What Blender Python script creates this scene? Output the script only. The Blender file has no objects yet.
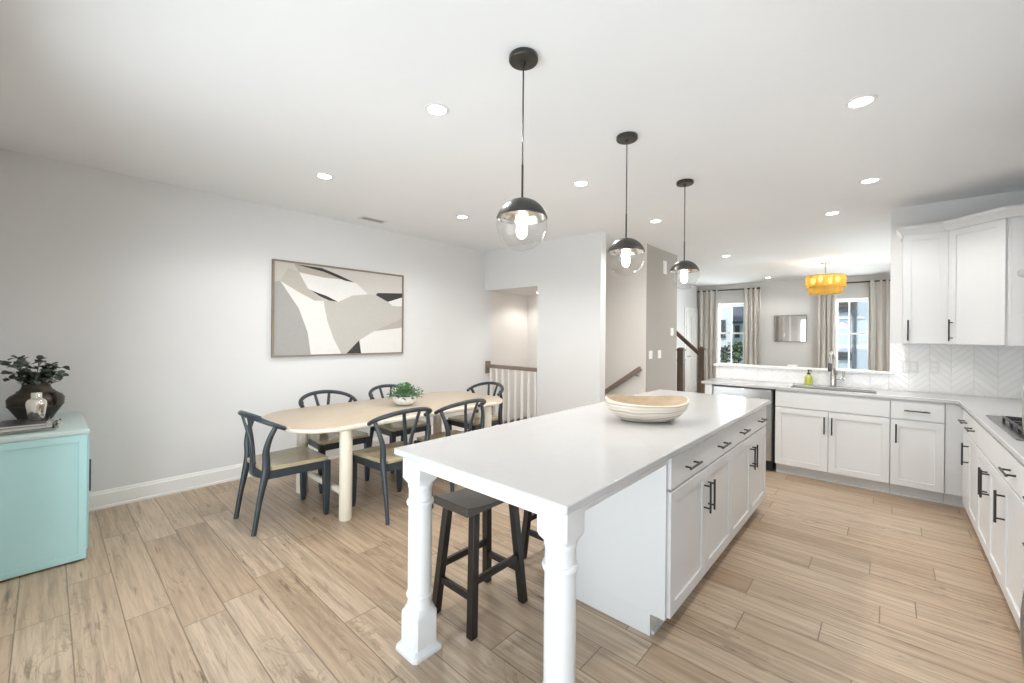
import bpy, bmesh, math, random
from mathutils import Vector, Matrix
R = random.Random(7)
PI = math.pi
SC = bpy.context.scene
COL = SC.collection
V = Vector
CH = 2.743          # ceiling height

# ------------------------------------------------------------------ materials
class NT:
    """Tiny helper around a node tree."""
    def __init__(s, name):
        s.m = bpy.data.materials.new(name); s.m.use_nodes = True
        s.t = s.m.node_tree; s.t.nodes.clear()
        s.out = s.t.nodes.new('ShaderNodeOutputMaterial')
    def n(s, kind, **kw):
        x = s.t.nodes.new(kind)
        for k, v in kw.items(): setattr(x, k, v)
        return x
    def put(s, sock, v):
        if hasattr(v, 'is_output'): s.t.links.new(v, sock)
        else: sock.default_value = v
    def math(s, op, a, b=0.0, c=None):
        x = s.n('ShaderNodeMath', operation=op)
        s.put(x.inputs[0], a); s.put(x.inputs[1], b)
        if c is not None: s.put(x.inputs[2], c)
        return x.outputs[0]
    def xyz(s, v):
        x = s.n('ShaderNodeSeparateXYZ'); s.put(x.inputs[0], v); return x.outputs
    def comb(s, a, b, c):
        x = s.n('ShaderNodeCombineXYZ')
        for i, q in enumerate((a, b, c)): s.put(x.inputs[i], q)
        return x.outputs[0]
    def obj(s): return s.n('ShaderNodeTexCoord').outputs['Object']
    def noise(s, vec, scale=5, detail=3, rough=.5, dist=0.0):
        x = s.n('ShaderNodeTexNoise'); s.put(x.inputs['Vector'], vec)
        x.inputs['Scale'].default_value = scale; x.inputs['Detail'].default_value = detail
        x.inputs['Roughness'].default_value = rough; x.inputs['Distortion'].default_value = dist
        return x.outputs[0]
    def white(s, vec):
        x = s.n('ShaderNodeTexWhiteNoise', noise_dimensions='3D'); s.put(x.inputs['Vector'], vec); return x.outputs[0]
    def ramp(s, fac, stops):
        x = s.n('ShaderNodeValToRGB'); s.put(x.inputs[0], fac)
        e = x.color_ramp.elements
        while len(e) < len(stops): e.new(.5)
        for i, (p, c) in enumerate(stops):
            e[i].position = p; e[i].color = (c, c, c, 1) if not hasattr(c, '__len__') else (*c, 1)
        return x.outputs[0]
    def mix(s, fac, a, b, mode='MIX'):
        x = s.n('ShaderNodeMix', data_type='RGBA', blend_type=mode)
        s.put(x.inputs[0], fac)
        s.put(x.inputs[6], a if hasattr(a, 'is_output') else (*a, 1))
        s.put(x.inputs[7], b if hasattr(b, 'is_output') else (*b, 1))
        return x.outputs[2]
    def bump(s, h, strength=.2, dist=.01):
        x = s.n('ShaderNodeBump'); s.put(x.inputs['Height'], h)
        x.inputs['Strength'].default_value = strength; x.inputs['Distance'].default_value = dist
        return x.outputs[0]
    def bsdf(s, color, rough=.5, metal=0.0, normal=None, **kw):
        x = s.n('ShaderNodeBsdfPrincipled')
        s.put(x.inputs['Base Color'], color if hasattr(color, 'is_output') else (*color, 1))
        s.put(x.inputs['Roughness'], rough); s.put(x.inputs['Metallic'], metal)
        if normal is not None: s.put(x.inputs['Normal'], normal)
        for k, v in kw.items(): s.put(x.inputs[k.replace('_', ' ')], v)
        s.t.links.new(x.outputs[0], s.out.inputs[0])
        return x

MATS = {}
def paint(name, col, rough=.5, var=.05, scale=9, metal=0.0, bump=0.0, **kw):
    if name in MATS: return MATS[name]
    t = NT(name); nz = t.noise(t.obj(), scale, 4)
    c = t.mix(nz, tuple(x*(1-var) for x in col), tuple(min(1, x*(1+var)) for x in col))
    nm = t.bump(t.noise(t.obj(), scale*25, 2), bump, .002) if bump else None
    t.bsdf(c, rough, metal, nm, **kw)
    MATS[name] = t.m; return t.m
def glow(name, col, strength):
    t = NT(name); e = t.n('ShaderNodeEmission'); e.inputs[0].default_value = (*col, 1); e.inputs[1].default_value = strength
    t.t.links.new(e.outputs[0], t.out.inputs[0]); return t.m
def thin_glass(name, tint=(1, 1, 1), refl=.06, edge=.5):
    t = NT(name)
    tr = t.n('ShaderNodeBsdfTransparent'); tr.inputs[0].default_value = (*tint, 1)
    gl = t.n('ShaderNodeBsdfGlossy'); gl.inputs['Roughness'].default_value = .02
    lw = t.n('ShaderNodeLayerWeight'); lw.inputs[0].default_value = .35
    f = t.math('MULTIPLY_ADD', t.math('POWER', lw.outputs[1], 3.0), edge, refl)
    mx = t.n('ShaderNodeMixShader'); t.put(mx.inputs[0], f)
    t.t.links.new(tr.outputs[0], mx.inputs[1]); t.t.links.new(gl.outputs[0], mx.inputs[2])
    t.t.links.new(mx.outputs[0], t.out.inputs[0]); return t.m
def wood(name, a, b, axis=1, rough=.4, scale=6, stretch=9, knots=0.0):
    t = NT(name); o = t.xyz(t.obj())
    k = [stretch]*3; k[axis] = 1
    v = t.comb(*[t.math('MULTIPLY', o[i], k[i]) for i in range(3)])
    g = t.noise(v, scale, 6, .6, .6)
    c = t.ramp(g, [(.25, a), (.75, b)])
    if knots:
        w = t.noise(v, scale*.35, 3, .6, 1.5)
        c = t.mix(t.math('MULTIPLY', t.ramp(w, [(.60, 0.0), (.72, 1.0)]), knots), c, tuple(x*.45 for x in a))
    t.bsdf(c, rough, 0.0, t.bump(g, .12, .003)); return t.m

def floor_mat():
    t = NT('light_oak_planks'); o = t.xyz(t.obj())
    W, L = .182, 1.22
    yy = t.math('DIVIDE', t.math('ADD', o[1], .095), W)
    row = t.math('FLOOR', yy); fy = t.math('SUBTRACT', yy, row)
    off = t.math('MULTIPLY', t.white(t.comb(row, 3.7, 0.0)), 1.0)
    xx = t.math('ADD', t.math('DIVIDE', o[0], L), off)
    colm = t.math('FLOOR', xx); fx = t.math('SUBTRACT', xx, colm)
    idn = t.white(t.comb(row, colm, 1.3)); idm = t.white(t.comb(colm, row, 8.1))
    shift = t.math('MULTIPLY', idn, 37.0)
    # long grain, fine pores, dark mineral streaks and knot swirls
    def tex(ax, ay, scale, det, ro, dist, k=1.0):
        return t.noise(t.comb(t.math('ADD', t.math('MULTIPLY', o[0], ax), shift), t.math('MULTIPLY', o[1], ay), t.math('MULTIPLY', shift, k)), scale, det, ro, dist)
    grain = tex(1.1, 24.0, 1.5, 7, .66, .5)
    fine = tex(7.0, 150.0, 1.0, 3, .6, 0.0)
    swirl = tex(1.5, 6.5, 1.25, 4, .55, 1.3, 1.7)
    patch = t.ramp(tex(1.9, 4.5, 1.0, 3, .5, .3, .6), [(.52, 0.0), (.64, 1.0)])
    ring = t.math('PINGPONG', t.math('MULTIPLY', swirl, 9.0), .5)
    ringl = t.math('MULTIPLY', t.ramp(ring, [(0.0, 1.0), (.16, 0.0)]), patch)
    streak = t.ramp(tex(2.6, 40.0, 1.0, 6, .68, 1.0, 2.3), [(.565, 0.0), (.63, 1.0)])
    smask = t.ramp(tex(1.4, 6.0, 1.3, 2, .5, .4, 3.1), [(.47, 0.0), (.62, 1.0)])
    knot = t.math('MULTIPLY', t.ramp(tex(4.5, 17.0, 1.0, 3, .5, .6, 4.0), [(.68, 0.0), (.74, 1.0)]), patch)
    base = t.ramp(idm, [(0.0, FLOOR_A), (.35, FLOOR_B), (.7, FLOOR_C), (1.0, FLOOR_D)])
    c = t.mix(t.ramp(grain, [(.32, .62), (.60, 0.0)]), base, (.185, .13, .082))
    c = t.mix(t.math('MULTIPLY', t.ramp(fine, [(.45, 0.0), (.75, 1.0)]), .30), c, (.22, .16, .11))
    c = t.mix(t.math('MULTIPLY', ringl, .50), c, (.15, .092, .05))
    c = t.mix(t.math('MULTIPLY', t.math('MULTIPLY', streak, smask), .72), c, (.105, .068, .042))
    c = t.mix(t.math('MULTIPLY', knot, .75), c, (.09, .055, .032))
    e = t.math('MINIMUM', t.math('MULTIPLY', t.math('MINIMUM', fy, t.math('SUBTRACT', 1.0, fy)), W),
               t.math('MULTIPLY', t.math('MINIMUM', fx, t.math('SUBTRACT', 1.0, fx)), L))
    seam = t.ramp(t.math('DIVIDE', e, .01), [(.13, 1.0), (.36, 0.0)])
    c = t.mix(t.math('MULTIPLY', seam, .78), c, (.13, .095, .06))
    h = t.math('SUBTRACT', t.math('MULTIPLY', grain, .25), t.math('MULTIPLY', seam, 1.0))
    t.bsdf(c, t.math('MULTIPLY_ADD', grain, .12, .30), 0.0, t.bump(h, .25, .002)); return t.m
FLOOR_A, FLOOR_B, FLOOR_C, FLOOR_D = (.475, .350, .240), (.535, .41, .292), (.585, .46, .340), (.425, .30, .195)

def quartz_mat():
    t = NT('white_quartz'); v = t.obj()
    a = t.noise(v, 1.3, 6, .6, 1.4)
    vein = t.ramp(t.math('ABSOLUTE', t.math('SUBTRACT', a, .5)), [(0.0, 1.0), (.02, 0.0)])
    c = t.mix(t.math('MULTIPLY', vein, .10), (.51, .51, .513), (.39, .387, .383))
    c = t.mix(t.math('MULTIPLY', t.noise(v, 140, 2), .06), c, (.44, .437, .435))
    t.bsdf(c, .13, 0.0); return t.m

def tile_mat():
    t = NT('white_chevron_tile'); o = t.xyz(t.obj())
    P, Wd = .145, .062
    q = t.math('DIVIDE', o[0], P); k = t.math('FLOOR', q)
    tri = t.math('PINGPONG', o[0], P)
    fx = t.math('SUBTRACT', q, k)
    w = t.math('DIVIDE', t.math('ADD', o[2], tri), Wd); r = t.math('FLOOR', w); fw = t.math('SUBTRACT', w, r)
    d = t.math('MINIMUM', t.math('MULTIPLY', t.math('MINIMUM', fw, t.math('SUBTRACT', 1.0, fw)), Wd*.7),
               t.math('MULTIPLY', t.math('MINIMUM', fx, t.math('SUBTRACT', 1.0, fx)), P))
    g = t.ramp(t.math('DIVIDE', d, .01), [(.12, 1.0), (.28, 0.0)])
    idn = t.white(t.comb(k, r, 2.0))
    c = t.mix(g, t.ramp(idn, [(0.0, (.845, .845, .845)), (1.0, (.885, .885, .88))]), (.745, .745, .745))
    t.bsdf(c, t.math('MULTIPLY_ADD', idn, .12, .14), 0.0, t.bump(t.math('MULTIPLY', g, -1.0), .5, .003)); return t.m

def bowl_mat():
    t = NT('whitewashed_wood'); o = t.xyz(t.obj())
    w = t.n('ShaderNodeTexWave', wave_type='BANDS', bands_direction='Z')
    t.put(w.inputs['Vector'], t.comb(t.math('MULTIPLY', o[0], .4), t.math('MULTIPLY', o[1], .4), o[2]))
    w.inputs['Scale'].default_value = 9; w.inputs['Distortion'].default_value = 11; w.inputs['Detail'].default_value = 3
    w.inputs['Detail Scale'].default_value = .35
    c = t.ramp(w.outputs[1], [(0.0, (.46, .37, .26)), (.07, (.64, .56, .45)), (.16, (.74, .69, .61)), (.75, (.76, .72, .65)), (1.0, (.68, .60, .49))])
    t.bsdf(c, .55, 0.0, t.bump(w.outputs[1], .15, .004)); return t.m
def capiz_mat():
    t = NT('amber_shell'); v = t.xyz(t.obj())
    ang = t.math('ARCTAN2', v[1], v[0])
    s = t.math('FRACT', t.math('MULTIPLY', ang, 11.0))
    edge = t.ramp(s, [(0.0, 0.0), (.1, 1.0), (.9, 1.0), (1.0, 0.0)])
    nz = t.noise(t.obj(), 14, 4)
    c = t.mix(nz, (.46, .27, .045), (.60, .40, .10)); c = t.mix(edge, (.20, .11, .02), c)
    d = t.n('ShaderNodeBsdfDiffuse'); t.put(d.inputs[0], c)
    tr = t.n('ShaderNodeBsdfTranslucent'); t.put(tr.inputs[0], c)
    tp = t.n('ShaderNodeBsdfTransparent'); t.put(tp.inputs[0], (.95, .66, .22, 1))
    gl = t.n('ShaderNodeBsdfGlossy'); gl.inputs[1].default_value = .2
    m1 = t.n('ShaderNodeMixShader'); m1.inputs[0].default_value = .6
    m2 = t.n('ShaderNodeMixShader'); m2.inputs[0].default_value = .05
    m3 = t.n('ShaderNodeMixShader'); m3.inputs[0].default_value = .16
    L = t.t.links.new
    L(d.outputs[0], m1.inputs[1]); L(tr.outputs[0], m1.inputs[2])
    L(m1.outputs[0], m2.inputs[1]); L(gl.outputs[0], m2.inputs[2])
    L(m2.outputs[0], m3.inputs[1]); L(tp.outputs[0], m3.inputs[2])
    L(m3.outputs[0], t.out.inputs[0]); return t.m
def siding_mat(name, col, pitch=.16):
    t = NT(name); o = t.xyz(t.obj())
    f = t.math('FRACT', t.math('DIVIDE', o[2], pitch))
    c = t.mix(t.ramp(f, [(0.0, 1.0), (.10, 0.0)]), col, tuple(x*.75 for x in col))
    t.bsdf(c, .7, 0.0, t.bump(f, .4, .02)); return t.m

M_WALL = paint('wall_paint', (.715, .715, .715), .75, .012, 3)
M_GREIGE = paint('greige_wall', (.37, .338, .305), .75, .012, 3)  # switch wall, darker and browner than the other walls
M_HALL = paint('hall_wall_paint', (.74, .705, .665), .75, .012, 3)
M_GREYWALL = paint('grey_wall_paint', (.62, .61, .595), .75, .012, 3)
M_CEIL = paint('ceiling_paint', (.85, .865, .885), .85, .01, 3)
M_TRIM = paint('white_trim_paint', (.84, .835, .82), .4, .01)
M_CAB = paint('white_cabinet_paint', (.69, .698, .705), .35, .01)
M_BLACK = paint('black_metal', (.018, .018, .018), .38, .15)
M_DOMEB = paint('blackened_metal', (.045, .042, .038), .35, .2, 30, .35)
M_STEEL = paint('brushed_steel', (.56, .56, .56), .28, .06, 40, 1.0)
M_NICKEL = paint('brushed_nickel', (.50, .47, .43), .25, .06, 40, 1.0)
M_SILVER = paint('polished_silver', (.80, .77, .71), .12, .05, 30, 1.0)
M_STEELD = paint('dark_steel', (.10, .10, .105), .35, .1, 30, .8)
M_SLATE = paint('slate_painted_wood', (.028, .037, .046), .36, .18, 14)
M_ESP = paint('espresso_painted_wood', (.013, .0105, .009), .36, .25, 14)
M_SEATW = wood('tan_seat_wood', (.36, .30, .17), (.49, .425, .275), 1, .24, 5, 7)
M_STOOLW = wood('dark_seat_wood', (.042, .034, .029), (.070, .058, .050), 1, .35, 6, 9)
M_TABLE = wood('bleached_oak_top', (.47, .385, .285), (.55, .46, .355), 1, .35, 5, 10)
M_TLEG = wood('cream_oak_leg', (.70, .65, .54), (.77, .725, .62), 2, .45, 5, 8)
M_TEAL = paint('pale_aqua_paint', (.46, .73, .75), .42, .03, 4)
M_TEALT = paint('pale_aqua_worn_top', (.50, .62, .60), .32, .10, 6)
M_RAIL = wood('grey_brown_stained_wood', (.17, .13, .10), (.25, .20, .16), 0, .4, 6, 9)
M_NEWEL = wood('brown_stained_wood', (.10, .07, .05), (.16, .115, .085), 2, .4, 6, 9)
M_CURT = paint('oatmeal_linen', (.60, .575, .535), .9, .05, 60, bump=.15)
M_QUARTZ = quartz_mat(); M_TILE = tile_mat(); M_FLOOR = floor_mat(); M_BOWL = bowl_mat(); M_CAPIZ = capiz_mat()
M_GLASS = thin_glass('window_glass', (.96, .98, .98), .05, .5)
M_GLOBE = thin_glass('clear_globe_glass', (.97, .97, .97), .045, .75)
M_LAMP = glow('lit_lens', (1, .95, .87), 22)
M_BULB = glow('lit_bulb', (1, .90, .76), 34)
M_BULB2 = glow('lit_chandelier_bulb', (1, .84, .58), 14)
M_MIRROR = paint('mirror_silvering', (.88, .88, .88), .03, .01, 3, 1.0)
M_BRONZE = paint('aged_dark_bronze', (.055, .043, .033), .42, .5, 22, .5, .4)
M_LEAF = paint('grey_green_leaf', (.075, .10, .075), .5, .45, 20)
M_LEAFP = paint('pale_blossom', (.62, .63, .57), .6, .2, 20)
M_FERN = paint('mid_green_leaf', (.10, .21, .09), .5, .5, 26)
M_FERNP = paint('pale_green_leaf', (.26, .38, .24), .5, .35, 26)
M_CERAM = paint('white_ceramic', (.82, .81, .80), .3, .02)
M_PLATE = paint('white_plastic', (.76, .75, .735), .4, .01)
M_DARK = paint('dark_recess', (.02, .02, .02), .8, .1)
M_PAPER = paint('page_paper', (.75, .73, .69), .8, .06, 60)
M_COVA = paint('charcoal_cover', (.05, .05, .055), .35, .3, 20)
M_COVB = paint('pale_cover', (.52, .51, .49), .35, .15, 16)
M_SOAP = paint('yellow_green_soap', (.50, .50, .085), .15, .08, 8)
M_BOWLIN = wood('tan_bowl_wood', (.40, .31, .195), (.54, .44, .31), 0, .55, 7, 4)
M_FRAME = wood('pale_oak_frame', (.20, .165, .12), (.27, .225, .165), 2, .45, 8, 8)
M_GFRAME = paint('grey_metal_frame', (.25, .24, .23), .35, .1, 30, .6)
M_COOK = paint('steel_cooktop', (.30, .29, .285), .25, .06, 30, .9)

# ------------------------------------------------------------------ mesh building
class MB:
    def __init__(s): s.b = bmesh.new(); s.mi = 0
    def face(s, vs):
        try:
            f = s.b.faces.new(vs); f.material_index = s.mi; return f
        except ValueError: return None
    def poly(s, pts): return s.face([s.b.verts.new(p) for p in pts])
    def hexa(s, p):
        v = [s.b.verts.new(q) for q in p]
        for f in ((0, 3, 2, 1), (4, 5, 6, 7), (0, 1, 5, 4), (1, 2, 6, 5), (2, 3, 7, 6), (3, 0, 4, 7)): s.face([v[i] for i in f])
    def box(s, x0, x1, y0, y1, z0, z1):
        s.hexa([(x0, y0, z0), (x1, y0, z0), (x1, y1, z0), (x0, y1, z0), (x0, y0, z1), (x1, y0, z1), (x1, y1, z1), (x0, y1, z1)])
    def obox(s, o, u, v, w):
        o, u, v, w = V(o), V(u), V(v), V(w)
        if u.cross(v).dot(w) < 0: u, v = v, u
        s.hexa([o, o+u, o+u+v, o+v, o+w, o+u+w, o+u+v+w, o+v+w])
    def loft(s, rings, cap=True, closed=False):
        vs = [[s.b.verts.new(p) for p in r] for r in rings]
        n = len(vs[0])
        for a, b in zip(vs, vs[1:]):
            for i in range(n): s.face([a[i], a[(i+1) % n], b[(i+1) % n], b[i]])
        if closed:
            a, b = vs[-1], vs[0]
            for i in range(n): s.face([a[i], a[(i+1) % n], b[(i+1) % n], b[i]])
        elif cap:
            s.face(list(reversed(vs[0]))); s.face(vs[-1])
    def tube(s, pts, r, n=10, sy=1.0, up=None, cap=True):
        """Tube along pts; r number or list; sy flattens the second axis; up fixes the frame."""
        pts = [V(p) for p in pts]; m = len(pts)
        rr = r if hasattr(r, '__len__') else [r]*m
        rings = []; ref = V(up) if up else None; prev = None
        for i, p in enumerate(pts):
            t = (pts[min(i+1, m-1)] - pts[max(i-1, 0)]).normalized()
            if ref is not None: a = ref - t*ref.dot(t)
            elif prev is not None: a = prev - t*prev.dot(t)
            else:
                q = V((0, 0, 1)) if abs(t.z) < .9 else V((1, 0, 0)); a = q - t*q.dot(t)
            a.normalize(); prev = a; b = t.cross(a)
            rings.append([p + a*rr[i]*math.cos(2*PI*k/n) + b*rr[i]*sy*math.sin(2*PI*k/n) for k in range(n)])
        s.loft(rings, cap)
    def bar(s, p0, p1, a0, b0, a1=None, b1=None, side=(1, 0, 0)):
        """Rectangular bar from p0 to p1, half sizes a (along side) and b, tapering to a1,b1."""
        p0, p1 = V(p0), V(p1); t = (p1-p0).normalized()
        A = V(side); A = (A - t*A.dot(t)).normalized(); B = t.cross(A)
        a1 = a0 if a1 is None else a1; b1 = b0 if b1 is None else b1
        rings = [[p + A*x*a + B*y*b for x, y in ((-1, -1), (1, -1), (1, 1), (-1, 1))] for p, a, b in ((p0, a0, b0), (p1, a1, b1))]
        s.loft(rings)
    def lathe(s, prof, c=(0, 0, 0), n=32, sx=1.0, sy=1.0, rot=0.0, cap=True):
        c = V(c); rings = []
        for r, z in prof:
            ring = []
            for k in range(n):
                a = 2*PI*k/n; x, y = r*sx*math.cos(a), r*sy*math.sin(a)
                ring.append(c + V((x*math.cos(rot)-y*math.sin(rot), x*math.sin(rot)+y*math.cos(rot), z)))
            rings.append(ring)
        s.loft(rings, cap)
    def cyl(s, p0, p1, r, n=16, r1=None): s.tube([p0, p1], [r, r if r1 is None else r1], n)
    def prism(s, pts, z0, z1):
        s.loft([[(x, y, z0) for x, y in pts], [(x, y, z1) for x, y in pts]])
    def cells(s, o, u, v, w, us, vs, skip=()):
        """Plate in the frame o,u,v with thickness w, cut in cells; cells (i,j) in skip are open."""
        o, u, v, w = V(o), V(u), V(v), V(w); P = {}
        def g(i, j, k):
            if (i, j, k) not in P: P[i, j, k] = s.b.verts.new(o + u*us[i] + v*vs[j] + w*k)
            return P[i, j, k]
        ok = lambda i, j: 0 <= i < len(us)-1 and 0 <= j < len(vs)-1 and (i, j) not in skip
        for i in range(len(us)-1):
            for j in range(len(vs)-1):
                if not ok(i, j): continue
                s.face([g(i, j, 0), g(i, j+1, 0), g(i+1, j+1, 0), g(i+1, j, 0)])
                s.face([g(i, j, 1), g(i+1, j, 1), g(i+1, j+1, 1), g(i, j+1, 1)])
                for (di, dj), (a, b) in (((-1, 0), ((i, j), (i, j+1))), ((1, 0), ((i+1, j+1), (i+1, j))), ((0, -1), ((i+1, j), (i, j))), ((0, 1), ((i, j+1), (i+1, j+1)))):
                    if not ok(i+di, j+dj): s.face([g(*a, 0), g(*b, 0), g(*b, 1), g(*a, 1)])
    def build(s, name, mat, parent=None, bev=0.0, sub=0, loc=None, ang=38, kind=None):
        mats = mat if isinstance(mat, (list, tuple)) else [mat]
        bmesh.ops.recalc_face_normals(s.b, faces=s.b.faces)
        for f in s.b.faces: f.smooth = True
        for e in s.b.edges:
            e.smooth = len(e.link_faces) == 2 and e.calc_face_angle(0) < math.radians(ang)
        org = V((0, 0, 0)); p = parent
        while p is not None: org += p.location; p = p.parent
        me = bpy.data.meshes.new(name)
        if parent is None and loc is not None: org = V(loc)
        bmesh.ops.translate(s.b, verts=s.b.verts, vec=-org)
        s.b.to_mesh(me); s.b.free()
        for m in mats: me.materials.append(m)
        ob = bpy.data.objects.new(name, me); COL.objects.link(ob)
        if parent is not None: ob.parent = parent
        elif loc is not None: ob.location = loc
        if bev:
            q = ob.modifiers.new('bevel', 'BEVEL'); q.width = bev; q.segments = 2; q.limit_method = 'ANGLE'; q.angle_limit = math.radians(40)
            q.harden_normals = False
        if sub:
            q = ob.modifiers.new('sub', 'SUBSURF'); q.levels = sub; q.render_levels = sub
        if kind: ob['kind'] = kind
        return ob

def thing(name, label, cat, loc=(0, 0, 0), group=None):
    o = bpy.data.objects.new(name, None); COL.objects.link(o); o.empty_display_size = .1
    o.location = loc; return tag(o, label, cat, group)
def tag(o, label, cat, group=None):
    o['label'] = label; o['category'] = cat
    if group: o['group'] = group
    return o
def copy_tree(o, parent=None):
    c = o.copy(); COL.objects.link(c)
    if parent is not None: c.parent = parent
    for ch in list(o.children): copy_tree(ch, c)
    return c
def struct(mb, name, mat, bev=0.0, parent=None):
    o = mb.build(name, mat, parent, bev)
    o['kind'] = 'structure'; return o
def bez(p0, p1, p2, p3, n=12):
    p0, p1, p2, p3 = map(V, (p0, p1, p2, p3)); out = []
    for i in range(n+1):
        t = i/n; out.append(p0*(1-t)**3 + p1*3*t*(1-t)**2 + p2*3*t*t*(1-t) + p3*t**3)
    return out
def spline(pts, n=6):
    pts = [V(p) for p in pts]; q = [pts[0]*2-pts[1]] + pts + [pts[-1]*2-pts[-2]]; out = []
    for i in range(1, len(q)-2):
        a, b, c, d = q[i-1:i+3]
        for k in range(n):
            t = k/n
            out.append(.5*((2*b) + (c-a)*t + (2*a-5*b+4*c-d)*t*t + (3*b-a-3*c+d)*t**3))
    out.append(pts[-1]); return out

# ------------------------------------------------------------------ room shell
UZ0, UZ1 = 1.388, 2.405
XL, YB, XR = -4.74, -.25, 1.03      # inner faces: wall with the painting, wall behind the camera, cooktop wall
YO, YK, YS, YF = 4.62, 5.704, 5.67, 11.40   # wall beside the dining table, pass-through wall, stair wall, far wall
m = MB(); m.cells((0, 0, -.25), (1, 0, 0), (0, 1, 0), (0, 0, .25), [XL-.12, XL, -2.75, XR+.12], [YB-.12, YO+.13, YS, YF+.12], {(1, 1)})
struct(m, 'floor', M_FLOOR)
m = MB(); m.box(XL-.12, XR+.12, YB-.12, YF+.12, CH, CH+.15); struct(m, 'ceiling', M_CEIL)
m = MB(); m.box(XL-.12, XL, YB-.12, YO+.13, -2.6, CH); struct(m, 'wall_left', M_WALL)
m = MB(); m.box(XL-.12, XL, YO+.13, 8.1, -2.6, CH); struct(m, 'wall_alcove', M_HALL)
# rear wall with a wide glazed opening
RX0, RX1, RZ = -3.05, .85, 2.30
m = MB(); m.cells((0, YB, 0), (1, 0, 0), (0, 0, 1), (0, -.12, 0), [XL, RX0, RX1, XR], [0, RZ, CH], {(1, 0)}); struct(m, 'wall_rear', M_WALL)
m = MB(); m.cells((0, YO, 0), (1, 0, 0), (0, 0, 1), (0, .13, 0), [XL, -3.68, -2.68], [0, 2.13, CH], {(0, 0)}); struct(m, 'wall_dining', M_WALL)
m = MB(); m.box(XL, -3.3, YO+.13, YS, 2.13, CH); struct(m, 'ceiling_alcove', M_HALL)
m = MB(); m.prism([(XL, YS), (-2.56, YS), (-2.56, YS+.010), (-2.68, YS+.010), (-2.68, YS+.12), (XL, YS+.12)], -2.6, CH); struct(m, 'wall_stair', M_HALL)
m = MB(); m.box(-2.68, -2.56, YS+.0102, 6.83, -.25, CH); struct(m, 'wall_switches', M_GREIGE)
m = MB(); m.box(-4.74, -3.73, 8.0, 8.12, 0, CH); m.box(-3.85, -3.73, 8.12, YF, 0, CH); struct(m, 'wall_living', M_WALL)
m = MB(); m.cells((0, YF, 0), (1, 0, 0), (0, 0, 1), (0, .12, 0), [-3.85, -3.235, -2.635, -.86, -.30, XR+.12], [0, .70, 2.29, CH], {(1, 1), (3, 1)}); struct(m, 'wall_far', M_GREYWALL)
m = MB(); m.cells((XR, 0, 0), (0, 1, 0), (0, 0, 1), (.12, 0, 0), [YB, 7.0, 9.8, YF], [0, .6, 2.3, CH], {(1, 1)}); struct(m, 'wall_right', M_WALL)
m = MB(); m.cells((0, YK, 0), (1, 0, 0), (0, 0, 1), (0, .12, 0), [-1.635, .005, XR], [0, 1.07, CH], {(0, 1)}); struct(m, 'wall_kitchen', M_WALL)
m = MB(); m.box(-1.66, .036, YK-.03, YK+.15, 1.07, 1.095); struct(m, 'trim_1', M_TRIM, .004)
m = MB(); m.cells((0, YK-.006, 0), (1, 0, 0), (0, 0, 1), (0, .0055, 0), [-1.632, .005, XR-.001], [.918, 1.069, UZ0-.001], {(0, 1)}); struct(m, 'trim_2', M_TILE)
m = MB(); m.b.verts.ensure_lookup_table(); m.cells((0, 0, 0), (1, 0, 0), (0, 0, 1), (0, -.0055, 0), [0, 3.39], [.918, UZ0-.001])
o_ = struct(m, 'trim_5', M_TILE); o_.rotation_euler = (0, 0, -PI/2); o_.location = (XR, YK-.007, 0)
# stairs going down behind the dining wall, and up beside the living room
m = MB()
for i in range(7): m.box(-2.95-.26*(i+1), -2.95-.26*i, YO+.14, YS-.001, -.25-.19*(i+1), -.19*(i+1))
struct(m, 'trim_3', M_FLOOR)
m = MB()
for i in range(8): m.box(-2.72-.26*(i+1), -2.72-.26*i, 6.86, 7.98, .19*i, .19*(i+1))
struct(m, 'trim_4', M_FLOOR)

def baseboard(name, p0, p1, nrm):
    p0, p1, nrm = V(p0), V(p1), V(nrm); m = MB()
    prof = [(0, 0), (.022, 0), (.022, .018), (.014, .024), (.014, .118), (.009, .124), (.009, .134), (.004, .146), (0, .146)]
    m.loft([[p + nrm*a + V((0, 0, b)) for a, b in prof] for p in (p0, p1)])
    o = struct(m, name, M_TRIM); return o
baseboard('baseboard_left', (XL, YB, 0), (XL, YO, 0), (1, 0, 0))
baseboard('baseboard_dining', (-3.68, YO, 0), (-2.68, YO, 0), (0, -1, 0))
baseboard('baseboard_dining_end', (-2.68, YO, 0), (-2.68, YO+.13, 0), (1, 0, 0))
baseboard('baseboard_switches', (-2.56, YS, 0), (-2.56, 6.83, 0), (1, 0, 0))
baseboard('baseboard_rear', (XL, YB, 0), (RX0, YB, 0), (0, 1, 0))

m = MB(); m.box(XL-.3, XR+1.5, YB-2.0, YB-.12, CH+.02, CH+.15); struct(m, 'added_sun_block', M_CEIL)  # unseen overhang added to keep direct sun out of the room
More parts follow.
